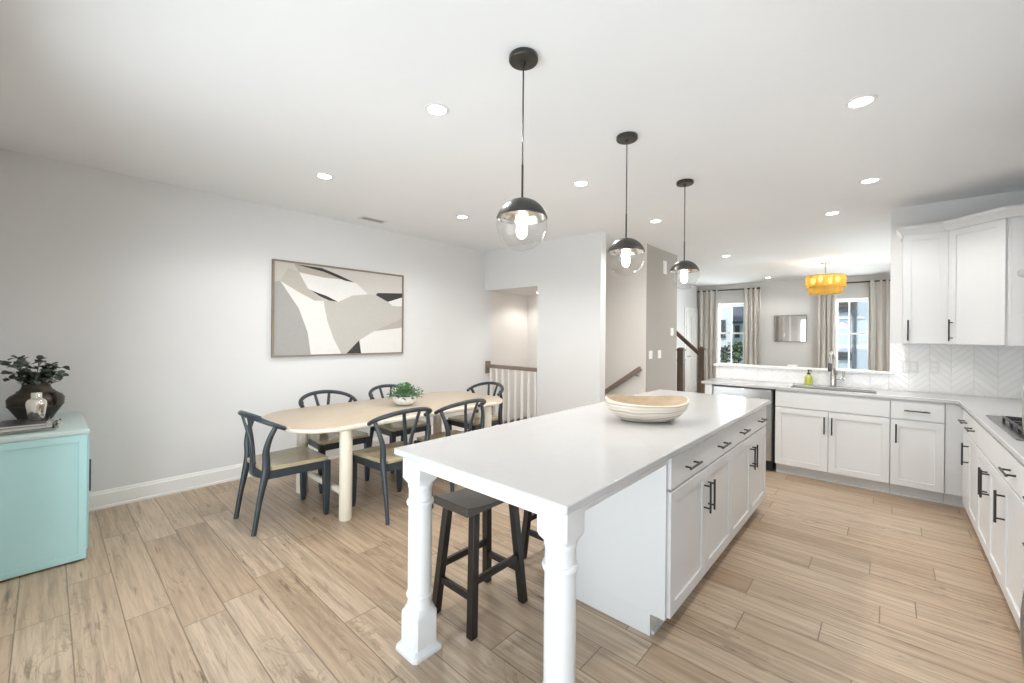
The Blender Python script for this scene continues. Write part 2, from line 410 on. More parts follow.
# windows of the living room, and an unseen side one added for its light
def sash_window(name, x0, x1, z0, z1, muntin):
    w = MB()
    y0, y1 = YF+.03, YF+.10
    w.cells((0, y0, 0), (1, 0, 0), (0, 0, 1), (0, y1-y0, 0), [x0, x0+.015, x1-.015, x1], [z0, z0+.03, z1-.03, z1], {(1, 1)})
    fr = struct(w, name, M_TRIM, .003)
    zm = 1.53; ym = YF+.065
    for k, (a, b, yy) in enumerate(((z0+.04, zm+.02, ym-.025), (zm-.02, z1-.04, ym+.005))):
        s = MB()
        xs = [x0+.015, x0+.034, x1-.034, x1-.015]; zs = [a, a+.04, b-.04, b]
        s.cells((0, yy, 0), (1, 0, 0), (0, 0, 1), (0, .022, 0), xs, zs, {(1, 1)})
        if muntin:
            xc = (x0+x1)/2; s.box(xc-.01, xc+.01, yy, yy+.022, a+.04, b-.04)
        so = s.build('sash', M_TRIM, fr)
        g = MB(); g.box(x0+.030, x1-.030, yy+.009, yy+.013, a+.035, b-.035); g.build('pane', M_GLASS, so)
    c = MB(); c.box(x0-.04, x1+.04, YF-.05, YF+.03, z0-.025, z0)
    c.build('casing', M_TRIM, fr, .003)
    return fr
sash_window('window_1', -3.235, -2.635, .70, 2.29, True)
sash_window('window_2', -.86, -.30, .70, 2.29, False)
m = MB(); m.cells((XR+.02, 0, 0), (0, 1, 0), (0, 0, 1), (.08, 0, 0), [7.0, 7.06, 8.35, 8.45, 9.74, 9.8], [.6, .66, 2.24, 2.3], {(1, 1), (3, 1)})
w3 = struct(m, 'added_side_window', M_TRIM, .004)  # unseen window, added so light from the side reaches the far wall
for a, b in ((7.05, 8.36), (8.44, 9.75)):
    g = MB(); g.box(XR+.055, XR+.06, a, b, .65, 2.25); g.build('pane', M_GLASS, w3)
m = MB(); m.cells((XR-.018, 0, 0), (0, 1, 0), (0, 0, 1), (.018, 0, 0), [6.92, 7.0, 9.8, 9.88], [.52, .6, 2.3, 2.38], {(1, 1)}); m.build('casing', M_TRIM, w3, .003)
# glazed sliding door behind the camera
m = MB(); m.cells((0, YB-.02, 0), (1, 0, 0), (0, 0, 1), (0, -.08, 0), [RX0, RX0+.05, (RX0+RX1)/2-.04, (RX0+RX1)/2+.04, RX1-.05, RX1], [0, .06, RZ-.06, RZ], {(1, 1), (3, 1)})
d1 = struct(m, 'door_1', M_TRIM, .004)
for a, b in ((RX0+.04, (RX0+RX1)/2-.03), ((RX0+RX1)/2+.03, RX1-.04)):
    g = MB(); g.box(a, b, YB-.065, YB-.06, .05, RZ-.05); g.build('pane', M_GLASS, d1)
m = MB(); m.cells((0, YB+.016, 0), (1, 0, 0), (0, 0, 1), (0, -.016, 0), [RX0-.08, RX0, RX1, RX1+.08], [0, RZ, RZ+.09], {(1, 0)}); m.build('casing', M_TRIM, d1, .003)
# panelled white door in the living room
def panel_door(name, y0, y1, z1, x):
    m = MB(); w = y1-y0
    ys = [y0, y0+.11, y0+w/2-.05, y0+w/2+.05, y1-.11, y1]; zs = [.01, .22, .86, 1.0, z1-.12, z1]
    m.cells((x+.012, 0, 0), (0, 1, 0), (0, 0, 1), (.02, 0, 0), ys, zs, {(1, 1), (3, 1), (1, 3), (3, 3)})
    m.box(x+.002, x+.02, y0, y1, .01, z1)
    d = struct(m, name, M_TRIM, .004)
    c = MB(); c.cells((x, 0, 0), (0, 1, 0), (0, 0, 1), (.02, 0, 0), [y0-.10, y0-.01, y1+.01, y1+.10], [0, z1+.01, z1+.10], {(1, 0)}); c.build('casing', M_TRIM, d, .003)
    k = MB(); k.cyl((x+.03, y0+.06, .95), (x+.07, y0+.06, .95), .012); k.tube([(x+.07, y0+.06, .95), (x+.075, y0+.17, .95)], .009); k.build('lever', M_NICKEL, d)
    return d
panel_door('door_2', 10.53, 11.28, 2.06, -3.73)

# ------------------------------------------------------------------ kitchen cabinetry helpers
def handle(parent, c, d, nrm, L):
    """Black bar pull: centre c on the surface, bar direction d, outward nrm."""
    c, d, nrm = V(c), V(d), V(nrm); m = MB()
    q = c + nrm*.034
    m.tube([q-d*L/2, q+d*L/2], .0058, 8)
    for s in (-1, 1): m.tube([c+d*(s*L*.36), q+d*(s*L*.36)], .0050, 8)
    return m.build('handle', M_BLACK, parent)
def shaker(name, parent, o, u, nrm, w, h, rail=.058, t=.02):
    """Framed door or drawer front, lower corner o, horizontal u, outward nrm."""
    o, u, nrm = V(o), V(u), V(nrm); m = MB()
    z = V((0, 0, 1))
    if rail:
        m.cells(o, u, z, nrm*t, [0, rail, w-rail, w], [0, rail, h-rail, h], {(1, 1)})
        m.obox(o+u*(rail-.003)+z*(rail-.003), u*(w-2*rail+.006), z*(h-2*rail+.006), nrm*(t-.009))
    else: m.obox(o, u*w, z*h, nrm*t)
    return m.build(name, M_CAB, parent, .0022)
Z = V((0, 0, 1))
def base_cabinet(name, label, o, u, nrm, w, depth, spec, toe=True, group=None, z1=.885):
    """spec: list of fronts (kind, u0, u1, z0, z1, [handles]) handle = (u,z,'h'|'v')"""
    o, u, nrm = V(o), V(u), V(nrm)
    t = thing(name, label, 'cabinet', o + u*(w/2), group)
    m = MB()
    us = [0, w]
    m.obox(o + Z*.105, u*w, Z*(z1-.105), -nrm*depth)
    m.build('carcass', M_CAB, t)
    k = MB(); k.obox(o - nrm*.07, u*w, Z*.105, -nrm*(depth-.07)); k.obox(o - nrm*.058, u*w, Z*.018, -nrm*.014); k.build('toe_kick', M_CAB, t)
    for f in spec:
        kind, u0, u1, a, b, hs = f
        g = .0018
        q = shaker(kind, t, o+u*(u0+g)+Z*(a+g), u, nrm, u1-u0-2*g, b-a-2*g, 0 if kind in ('drawer', 'false_front', 'filler') else .058)
        for (hu, hz, hd) in hs:
            handle(q, o+u*hu+Z*hz+nrm*.02, u if hd == 'h' else Z, nrm, .165 if hd == 'h' else .168)
    return t
DZ0, DZ1, DZ2, DZ3 = .108, .705, .712, .868

# island cabinets (doors face the cooktop side)
XI = -.775
for lab, y0, y1 in (('white island cabinet nearer the turned legs with two doors and drawer', 1.962, 2.985),
                    ('white island cabinet nearer the dishwasher with two doors and drawer', 2.987, 4.008)):
    w = y1-y0
    base_cabinet('island_cabinet', lab, (XI, y0, 0), (0, 1, 0), (1, 0, 0), w, .60,
        [('drawer', 0, w, DZ2, DZ3, [(w*.24, .785, 'h'), (w*.76, .785, 'h')]),
         ('door', 0, w/2, DZ0, DZ1, [(w/2-.035, .555, 'v')]), ('door', w/2, w, DZ0, DZ1, [(w/2+.035, .555, 'v')])])
# panels that clad the end and the back of the island cabinets
m = MB(); m.prism([(-1.40, 1.942), (XI+.004, 1.942), (XI+.004, 1.960), (-1.40, 1.960)], .105, .885)
m.box(-1.40, XI-.068, 1.942, 1.960, 0, .105)
tag(m.build('island_end_panel', M_CAB, None, .001, loc=(-1.1, 1.95, 0)), 'plain white panel closing the island end behind the turned legs', 'panel')
m = MB(); m.box(-1.40, -1.377, 1.962, 4.008, 0, .885)
tag(m.build('island_back_panel', M_CAB, None, .001, loc=(-1.39, 3, 0)), 'plain white panel along the stool side of the island', 'panel')

# island worktop with apron and turned legs
IX0, IX1, IY0, IY1 = -1.676, -.725, 1.062, 4.035
t = thing('island_worktop', 'large white quartz island top carried by two turned legs', 'worktop', ((IX0+IX1)/2, (IY0+IY1)/2, 0))
m = MB(); m.prism([(IX0, IY0), (IX1, IY0), (IX1, IY1), (IX0, IY1)], .887, .917); m.build('slab', M_QUARTZ, t, .005)
LX0, LX1, LY = -1.594, -.811, 1.152
m = MB()
m.box(LX0+.055, LX1-.055, LY-.045, LY-.022, .835, .8865)
m.box(LX1+.018, LX1+.040, LY+.055, 1.941, .835, .8865)
m.box(LX0-.040, LX0-.018, LY+.055, 4.0, .835, .8865)
m.box(LX0-.018, -1.401, 3.978, 4.0, .835, .8865)
m.build('apron', M_CAB, t, .002)
def sq_ring(c, h, z, rnd=0.0, n=32):
    """Square ring of half size h blended to a circle of radius h*rnd."""
    out = []
    for k in range(n):
        a = 2*PI*(k+.5)/n; cx, sx = math.cos(a), math.sin(a)
        q = 1/max(abs(cx), abs(sx)); r = h*((1-rnd)*q + rnd)
        out.append((c[0]+r*cx, c[1]+r*sx, z))
    return out
for x in (LX0, LX1):
    c = (x, LY); m = MB()
    m.loft([sq_ring(c, .080, 0), sq_ring(c, .080, .014), sq_ring(c, .064, .034), sq_ring(c, .061, .036), sq_ring(c, .061, .172), sq_ring(c, .060, .180, .3), sq_ring(c, .056, .205, 1)])
    prof = [(.057, .200), (.056, .212), (.0535, .222), (.052, .232), (.052, .246), (.058, .249), (.0605, .256), (.058, .263), (.053, .266), (.053, .34), (.0535, .5), (.053, .64),
            (.0525, .660), (.059, .664), (.062, .673), (.059, .682), (.0525, .686), (.052, .736), (.0545, .741), (.056, .747), (.055, .757)]
    m.lathe(prof, (x, LY, 0), 32)
    m.loft([sq_ring(c, .055, .757, 1), sq_ring(c, .0605, .776, .25), sq_ring(c, .061, .786), sq_ring(c, .061, .8868)])
    m.build('leg', M_CAB, t, 0, ang=30)

# back run (faces the camera): end panel, dishwasher, sink cabinet, drawer cabinet, corner filler
YC = 5.18
m = MB(); m.box(-1.60, -1.518, YC-.02, YK-.008, 0, .885)
tag(m.build('cabinet_end_panel', M_CAB, None, .002, loc=(-1.56, 5.4, 0)), 'white end panel beside the steel dishwasher', 'panel')
t = thing('dishwasher', 'stainless dishwasher built in below the pass-through counter', 'dishwasher', (-1.215, 5.4, 0))
m = MB(); m.box(-1.512, -.918, YC+.03, YK-.02, .10, .88); m.build('cabinet', M_STEELD, t)
m = MB(); m.box(-1.509, -.925, YC-.022, YC+.03, .12, .872); m.build('door', M_STEEL, t, .006)
m = MB(); m.box(-1.40, -1.03, YC-.050, YC-.036, .772, .796)
for s in (-1.39, -1.06): m.box(s, s+.02, YC-.040, YC-.0225, .774, .794)
m.build('handle', M_STEEL, t, .003)
m = MB(); m.box(-1.508, -.922, YC+.045, YC+.06, .003, .10); m.build('toe_kick', M_DARK, t)
w = .903
sinkcab = base_cabinet('sink_cabinet', 'white double door cabinet under the sink', (-.893, YC, 0), (1, 0, 0), (0, -1, 0), w, .50, z1=.67, spec=
    [('false_front', 0, w, DZ2, DZ3, []), ('door', 0, w/2, DZ0, DZ1, [(w/2-.030, .570, 'v')]), ('door', w/2, w, DZ0, DZ1, [(w/2+.030, .570, 'v')])])
m = MB(); m.box(-.893, .010, YC, YC+.02, .665, .885); m.box(-.893, -.876, YC+.02, YC+.48, .67, .885); m.box(-.007, .010, YC+.02, YC+.48, .67, .885)
m.build('top_rail', M_CAB, sinkcab)
w = .347
base_cabinet('drawer_cabinet', 'narrow white cabinet with one drawer and door beside the sink cabinet', (.0125, YC, 0), (1, 0, 0), (0, -1, 0), w, .50,
    [('drawer', 0, w, DZ2, DZ3, [(w/2, .793, 'h')]), ('door', 0, w, DZ0, DZ1, [(.038, .580, 'v')])])
XC = .47
m = MB(); m.box(.3615, XC-.002, YC-.006, YC+.02, .108, .885); m.box(.3615, XC+.05, YC+.058, YC+.075, 0, .105)
tag(m.build('corner_filler', M_CAB, None, .002, loc=(.41, YC, 0)), 'plain white filler strip in the inner corner of the counters', 'panel')
# cooktop run (faces the island)
CG = 'cabinets of the cooktop run'
w = .735
base_cabinet('corner_cabinet', 'white cabinet between counter corner and cooktop cabinet', (XC, 5.0, 0), (0, -1, 0), (-1, 0, 0), w, .555,
    [('filler', 0, .30, DZ0, DZ1, []), ('door', .30, w, DZ0, DZ1, [(.345, .565, 'v')]), ('drawer', 0, w, DZ2, DZ3, [(.20, .79, 'h'), (.58, .79, 'h')])])
w = .90
base_cabinet('cooktop_cabinet', 'white double door cabinet directly under the cooktop', (XC, 4.262, 0), (0, -1, 0), (-1, 0, 0), w, .555,
    [('false_front', 0, w, DZ2, DZ3, []), ('door', 0, w/2, DZ0, DZ1, [(w/2-.03, .565, 'v')]), ('door', w/2, w, DZ0, DZ1, [(w/2+.03, .565, 'v')])])
w = .452
base_cabinet('drawer_cabinet', 'white cabinet with drawer and single door on the near side of the cooktop', (XC, 3.359, 0), (0, -1, 0), (-1, 0, 0), w, .555,
    [('drawer', 0, w, DZ2, DZ3, [(w/2, .79, 'h')]), ('door', 0, w, DZ0, DZ1, [(.038, .565, 'v')])])
w = .60
base_cabinet('drawer_bank', 'white bank of three drawers beside the steel fridge', (XC, 2.904, 0), (0, -1, 0), (-1, 0, 0), w, .555,
    [('drawer', 0, w, DZ2, DZ3, [(w/2, .79, 'h')]), ('drawer', 0, w, .41, .705, [(w/2, .60, 'h')]), ('drawer', 0, w, DZ0, .403, [(w/2, .30, 'h')])])

# L shaped counter with sink cut-out
CY = 5.150; CX = .440
m = MB()
xs = [-1.64, -.775, -.09, CX, XR-.002]; ys = [2.30, CY, 5.215, 5.545, YK-.008]
m.cells((0, 0, .887), (1, 0, 0), (0, 1, 0), (0, 0, .030), xs, ys, {(0, 0), (1, 0), (2, 0), (1, 2)})
tag(m.build('kitchen_counter', M_QUARTZ, None, .004, loc=(0, 5.4, .887)), 'white quartz counter wrapping the corner around sink and cooktop', 'counter')
t = thing('kitchen_sink', 'undermount stainless sink in the counter below the pass-through', 'sink', (-.43, 5.38, .68))
m = MB()
x0, x1, y0, y1, zb, zt = -.785, -.08, 5.205, 5.555, .68, .8865
m.cells((0, 0, zb-.004), (1, 0, 0), (0, 1, 0), (0, 0, .004), [x0, x1], [y0, y1])
for a in ((x0, x0+.006, y0, y1), (x1-.006, x1, y0, y1), (x0+.006, x1-.006, y0, y0+.006), (x0+.006, x1-.006, y1-.006, y1)): m.box(*a, zb, zt)
m.build('basin', paint('satin_sink_steel', (.33, .325, .315), .4, .06, 30, .9), t)
m = MB(); m.lathe([(.045, zb), (.045, zb+.004), (.03, zb+.003), (.0, zb+.002)], (-.43, 5.38, 0), 20); m.build('drain', M_STEELD, t)
# faucet
fx, fy = -.44, 5.62
t = thing('kitchen_faucet', 'brushed nickel gooseneck faucet behind the sink', 'faucet', (fx, fy, .917))
m = MB(); m.lathe([(.030, .917), (.030, .925), (.026, .93), (.025, 1.10), (.020, 1.115), (.018, 1.12)], (fx, fy, 0), 20); m.build('body', M_NICKEL, t)
m = MB()
fd = V((-.10, -.99, 0))
fp = lambda r, z_: (fx+fd.x*r, fy+fd.y*r, z_)
arc = [fp(0, 1.11), fp(0, 1.17)] + [fp(.085-.085*math.cos(a), 1.205+.085*math.sin(a)) for a in [PI*k/12 for k in range(13)]] + [fp(.17, 1.18), fp(.168, 1.16)]
m.tube(arc, .0125, 12); m.build('spout', M_NICKEL, t)
m = MB(); m.lathe([(.013, 1.175), (.018, 1.165), (.018, 1.10), (.015, 1.088), (.012, 1.086)], fp(.168, 0), 16); m.build('spray_head', M_STEELD, t)
m = MB(); m.tube([(fx+.02, fy, 1.0), (fx+.095, fy, 1.0)], .012, 10); m.tube([(fx+.085, fy, .995), (fx+.085, fy, 1.09)], .009, 10); m.build('lever', M_NICKEL, t)
# soap dispenser
sx, sy = -.66, 5.635
t = thing('soap_dispenser', 'bottle of yellow green soap with black pump behind the sink', 'soap bottle', (sx, sy, .917))
m = MB(); m.lathe([(.030, .9175), (.036, .922), (.036, .995), (.032, 1.012), (.014, 1.024), (.013, 1.034)], (sx, sy, 0), 20); m.build('bottle', M_SOAP, t)
m = MB(); m.lathe([(.015, 1.034), (.015, 1.05), (.006, 1.052), (.006, 1.072), (.012, 1.073), (.012, 1.082)], (sx, sy, 0), 14); m.tube([(sx, sy, 1.077), (sx+.03, sy-.025, 1.074)], .005, 8); m.build('pump', M_BLACK, t)
# cooktop
t = thing('gas_cooktop', 'stainless gas cooktop with black grates set in the counter', 'cooktop', (.74, 3.80, .917))
m = MB(); m.box(.487, .985, 3.35, 4.25, .9172, .926); m.build('plate', M_COOK, t, .004)
for (bx, by) in ((.85, 3.905), (.64, 3.905), (.745, 3.695), (.85, 3.50), (.64, 3.50)):
    m = MB(); m.lathe([(.05, .926), (.05, .934), (.034, .936), (.034, .944), (.0, .945)], (bx, by, 0), 20); m.build('burner', M_BLACK, t)
for ya, yb in ((3.80, 4.01), (3.60, 3.79), (3.415, 3.59)):
    m = MB(); z0, z1 = .948, .960
    for x in (.535, .955): m.box(x-.006, x+.006, ya, yb, z0, z1)
    for y in (ya, yb-.012): m.box(.541, .949, y, y+.012, z0, z1)
    for q in (.64, .745, .85): m.box(q-.005, q+.005, ya+.012, yb-.012, z0, z1)
    ymid = (ya+yb)/2; m.box(.541, .949, ymid-.005, ymid+.005, z0-.001, z1+.002)
    for x in (.535, .955):
        for y in (ya+.006, yb-.006): m.box(x-.006, x+.006, y-.006, y+.006, .926, z0)
    m.build('grate', M_BLACK, t, .002)
for k in range(5):
    m = MB(); m.lathe([(.019, .926), (.019, .942), (.016, .946), (.0, .946)], (.60+.075*k, 3.378, 0), 16); m.build('knob', M_STEELD, t)

# upper cabinets
def crown(m, path, dirs, z):
    prof = [(0, 0), (.012, .004), (.018, .02), (.042, .055), (.048, .060), (.048, .084), (0, .084)]
    m.loft([[V(p) + V(d)*a + V((0, 0, z+b)) for a, b in prof] for p, d in zip(path, dirs)])
UZ0, UZ1 = 1.388, 2.405
t = thing('upper_cabinet', 'white single door upper cabinet on the pass-through wall beside the opening', 'cabinet', (.24, 5.55, UZ0))
m = MB(); m.box(.092, .392, 5.40, YK-.001, UZ0, UZ1); m.build('carcass', M_CAB, t)
q = shaker('door', t, (.094, 5.40, UZ0+.002), (1, 0, 0), (0, -1, 0), .294, UZ1-UZ0-.004)
handle(q, (.128, 5.38, UZ0+.125), Z, (0, -1, 0), .19)
m = MB(); crown(m, [(.092, YK-.001, 0), (.092, 5.385, 0), (.388, 5.385, 0)], [(-1, 0, 0), (-1, -1, 0), (0, -1, 0)], UZ1-.008); m.build('crown_moulding', M_CAB, t)
t = thing('corner_upper_cabinet', 'white diagonal upper cabinet filling the wall corner', 'cabinet', (.75, 5.4, UZ0))
A, B = V((.394, 5.385, 0)), V((.700, 5.095, 0))
du = (B-A).normalized(); dn = V((du.y, -du.x, 0))
m = MB(); m.prism([(.394, 5.385), (.700, 5.095), (XR-.001, 5.095), (XR-.001, YK-.001), (.394, YK-.001)], UZ0, UZ1); m.build('carcass', M_CAB, t)
Ld = (B-A).length
q = shaker('door', t, A+du*.008+Z*(UZ0+.002), du, dn, Ld-.016, UZ1-UZ0-.004)
handle(q, A+du*.045+dn*.02+Z*(UZ0+.125), Z, dn, .19)
m = MB(); crown(m, [A+dn*.016, B+dn*.016+V((0, -.012, 0)), V((XR-.001, 5.072, 0))], [dn-du*.3, V((-.4, -1, 0)), V((0, -1, 0))], UZ1-.008); m.build('crown_moulding', M_CAB, t)
def right_upper(lab, y0, y1, z0, doors, name='upper_cabinet'):
    t = thing(name, lab, 'cabinet', ((.70+XR)/2, (y0+y1)/2, z0))
    m = MB(); m.box(.712, XR-.001, y0, y1, z0, UZ1); m.build('carcass', M_CAB, t)
    w = (y1-y0)/doors
    for k in range(doors):
        q = shaker('door', t, (.712, y1-w*k-.002, z0+.002), (0, -1, 0), (-1, 0, 0), w-.004, UZ1-z0-.004)
        hy = y1-w*k-(w-.035 if k == 0 and doors > 1 else .035)
        handle(q, (.692, hy, z0+.12), Z, (-1, 0, 0), .19)
    m = MB(); crown(m, [(.696, y1, 0), (.696, y0, 0)], [(-1, 0, 0), (-1, 0, 0)], UZ1-.008); m.build('crown_moulding', M_CAB, t)
m = MB(); m.box(.712, .775, 5.078, 5.094, UZ0, UZ1)
tag(m.build('upper_filler', M_CAB, None, .001, loc=(.74, 5.08, UZ0)), 'narrow white filler strip on the flank of the diagonal upper cabinet', 'panel')
right_upper('short white cabinet above the range hood', 3.352, 4.268, 1.915, 2)
right_upper('white upper cabinet on the fridge side of the range hood', 2.312, 3.348, UZ0, 2)
t = thing('range_hood', 'slim stainless range hood over the cooktop', 'hood', (.82, 3.81, 1.83))
m = MB()
m.loft([[(XR-.001, y, 1.84), (.645, y, 1.84), (.622, y, 1.855), (.622, y, 1.885), (.69, y, 1.913), (XR-.001, y, 1.913)] for y in (3.356, 4.264)])
m.build('housing', M_STEEL, t, .003)
m = MB(); m.box(.67, 1.0, 3.42, 4.20, 1.835, 1.8398); m.build('filter', M_STEELD, t)
m = MB()
m.box(.615, .6225, 3.75, 3.87, 1.862, 1.876)
m.build('control_strip', M_BLACK, t)
# fridge
t = thing('fridge', 'tall stainless fridge with bowed handles at the edge of the kitchen', 'fridge', (.72, 1.82, 0))
m = MB(); m.box(.47, 1.01, 1.36, 2.285, .03, 1.78); m.build('case', M_STEELD, t, .004)
m = MB(); m.box(.405, .465, 1.365, 2.28, .83, 1.775); m.build('door', M_STEEL, t, .012)
m = MB(); m.box(.405, .465, 1.365, 2.28, .11, .815); m.build('freezer_drawer', M_STEEL, t, .012)
for zc, hh in ((1.21, .19), (.47, .21)):
    m = MB(); m.tube([(.404, 2.2, zc-hh)] + [(.404-.056*math.sin(PI*k/10)**.7, 2.2, zc-hh*math.cos(PI*k/10)) for k in range(1, 10)] + [(.404, 2.2, zc+hh)], .015, 10); m.build('handle', M_STEEL, t)
m = MB(); m.box(.45, 1.0, 1.38, 2.265, 0, .03); m.build('plinth', M_DARK, t)
m = MB(); m.box(.47, XR-.001, 1.30, 1.345, 0, 2.395)
tag(m.build('fridge_side_panel', M_CAB, None, .002, loc=(.75, 1.32, 0)), 'tall white panel on the near flank of the fridge', 'panel')

# small wall fittings
def plate(name, lab, cat, c, u, nrm, w, h, toggles, group=None, detail='rocker'):
    c, u, nrm = V(c), V(u), V(nrm)
    t = thing(name, lab, cat, c, group); m = MB()
    m.obox(c-u*w/2-Z*h/2, u*w, Z*h, nrm*.007); m.build('plate', M_PLATE, t, .002)
    for du_, dz, ww, hh in toggles:
        m = MB(); m.obox(c+u*(du_-ww/2)+Z*(dz-hh/2)+nrm*.0068, u*ww, Z*hh, nrm*.004); m.build(detail, M_PLATE if detail != 'socket' else M_CERAM, t, .0015)
    return t
plate('light_switch', 'double white light switch on greige wall, nearer the stair handrail', 'switch', (-2.56, 5.83, 1.168), (0, 1, 0), (1, 0, 0), .115, .118, [(-.025, 0, .034, .07), (.025, 0, .034, .07)])
plate('light_switch', 'double white light switch on greige wall, farther from the stair handrail', 'switch', (-2.56, 6.14, 1.168), (0, 1, 0), (1, 0, 0), .115, .118, [(-.025, 0, .034, .07), (.025, 0, .034, .07)])
plate('thermostat', 'square white thermostat above the switches near the wall end', 'thermostat', (-2.56, 6.62, 1.51), (0, 1, 0), (1, 0, 0), .12, .12, [(0, .01, .06, .05)], detail='display')
plate('door_chime', 'white box high on the greige wall under the ceiling', 'chime', (-2.56, 6.32, 2.49), (0, 1, 0), (1, 0, 0), .13, .20, [(0, 0, .09, .15)], detail='cover')
plate('wall_outlet', 'wide white outlet plate on backsplash nearer the pass-through', 'outlet', (.155, YK-.006, 1.16), (1, 0, 0), (0, -1, 0), .118, .118, [(-.025, 0, .034, .07), (.025, 0, .034, .07)], detail='socket')
plate('wall_outlet', 'narrow white outlet plate on backsplash under the diagonal cabinet', 'outlet', (.322, YK-.006, 1.163), (1, 0, 0), (0, -1, 0), .075, .118, [(0, .022, .034, .03), (0, -.022, .034, .03)], detail='socket')
t = thing('ceiling_vent', 'white slotted air vent in the ceiling above the painting', 'vent', (-4.40, 2.49, CH))
m = MB(); m.cells((0, 0, CH-.008), (1, 0, 0), (0, 1, 0), (0, 0, .008), [-4.47, -4.45, -4.35, -4.33], [2.34, 2.36, 2.62, 2.64], {(1, 1)}); m.build('frame', M_PLATE, t, .002)
m = MB(); m.box(-4.45, -4.35, 2.36, 2.62, CH-.0055, CH-.0005); m.build('duct', M_STEELD, t)
m = MB()
for k in range(5): m.obox((-4.447+.02*k, 2.36, CH-.0054), (.004, 0, 0), (0, .26, 0), (0, 0, -.0012))
m.build('louvres', M_PLATE, t)

# ------------------------------------------------------------------ stair parts
t = thing('stair_guardrail', 'white baluster railing with grey brown handrail in the stair alcove', 'railing', (-4.2, 4.69, 0))
m = MB(); m.obox((-4.715, 4.655, .915), (1.04, 0, 0), (0, .065, 0), (0, 0, .055)); m.build('handrail', M_RAIL, t, .008)
m = MB(); m.box(-4.739, -4.714, 4.64, 4.735, .83, 1.02); m.build('rosette', M_RAIL, t, .003)
m = MB(); m.box(-4.735, -3.682, 4.665, 4.71, .0005, .035); m.build('shoe_rail', M_TRIM, t, .003)
for x in (-4.656, -4.527, -4.398, -4.269, -4.14, -4.011, -3.882, -3.753):
    m = MB(); m.box(x-.016, x+.016, 4.672, 4.704, .035, .916); m.build('baluster', M_TRIM, t, .002)
t = thing('wall_handrail', 'grey brown handrail sloping down the stairwell wall', 'handrail', (-2.95, YS-.06, .8))
p0, p1 = V((-2.60, YS-.065, .985)), V((-4.3, YS-.065, -.20)); d = (p1-p0).normalized(); nn = V((-d.z, 0, d.x))
m = MB(); m.bar(p0, p1, .032, .022, side=nn); m.build('rail', M_RAIL, t, .008)
m = MB(); m.tube([p0+d*.09-nn*.0, p0+d*.09+V((0, .01, -.06)), p0+d*.09+V((0, .062, -.065))], .007, 8); m.lathe([(.026, -.004), (.026, .004)], p0+d*.09+V((0, .0, -.065))+V((0, .058, 0)), 14); m.build('bracket', M_NICKEL, t)
t = thing('stair_newel_rail', 'dark wood newel posts and rail of the stair going up', 'railing', (-2.6, 7.5, 0))
for (x, y) in ((-2.50, 7.90), (-2.57, 7.06)):
    m = MB(); m.box(x-.05, x+.05, y-.05, y+.05, 0, 1.20); m.box(x-.056, x+.056, y-.056, y+.056, 0, .22); m.box(x-.054, x+.054, y-.054, y+.054, 1.03, 1.06)
    m.loft([sq_ring((x, y), .062, 1.20), sq_ring((x, y), .062, 1.225), sq_ring((x, y), .03, 1.255)]); m.build('newel_post', M_NEWEL, t, .004)
m = MB(); m.bar((-2.54, 7.90, 1.12), (-3.55, 7.90, 2.03), .034, .028, side=(.67, 0, .74)); m.build('rail', M_NEWEL, t, .008)

# ------------------------------------------------------------------ ceiling lights
RG = 'recessed ceiling downlights'
src = None
spots = [(-1.962, 1.51, CH, 'recessed ceiling light nearest the first pendant, over the island end'), (-3.495, 1.537, CH, 'recessed ceiling light above the near end of the dining table'),
         (-3.53, 3.08, CH, 'recessed ceiling light above the far end of the dining table'), (-1.975, 3.06, CH, 'recessed ceiling light between the first and second pendants, dining side'),
         (-1.975, 4.61, CH, 'recessed ceiling light between the second and third pendants, near the white wall end'), (-.126, 3.0, CH, 'recessed ceiling light over the kitchen aisle, the largest there'),
         (-.128, 4.556, CH, 'recessed ceiling light over the kitchen aisle near the upper cabinets'), (-.452, 5.50, CH, 'recessed ceiling light above the sink'),
         (-1.97, 7.335, CH, 'recessed ceiling light beyond the third pendant, before the living room'), (-1.98, 10.55, CH, 'recessed ceiling light nearest the mirror wall'),
         (-4.21, 5.33, 2.13, 'recessed light in the low alcove ceiling')]
for i, (x, y, z, lab) in enumerate(spots):
    if src is None:
        t = thing('recessed_light', lab, 'ceiling light', (x, y, z), RG)
        m = MB(); m.lathe([(.072, z), (.070, z-.004), (.056, z-.006), (.050, z-.002), (.050, z-.0005)], (x, y, 0), 32, cap=False); m.build('trim_ring', M_PLATE, t)
        m = MB(); m.lathe([(.0505, z-.0012), (.050, z-.003), (.03, z-.0045), (.0, z-.005)], (x, y, 0), 32); m.build('lens', M_LAMP, t)
        src = t
    else:
        t = copy_tree(src); t.location = (x, y, z); t['label'] = lab
    ld = bpy.data.lights.new('downlight_lamp', 'SPOT'); ld.energy = (42 if x < -3 else 17 if y == 5.5 else 58 if x > -1 and y < 4 else 44 if y < 7 else 22) if z > 2.5 else 20; ld.color = (1, .97, .93)
    ld.spot_size = math.radians(150); ld.spot_blend = .5; ld.shadow_soft_size = .05
    lo = bpy.data.objects.new('downlight_lamp', ld); COL.objects.link(lo); lo.location = (x, y, z-.02)

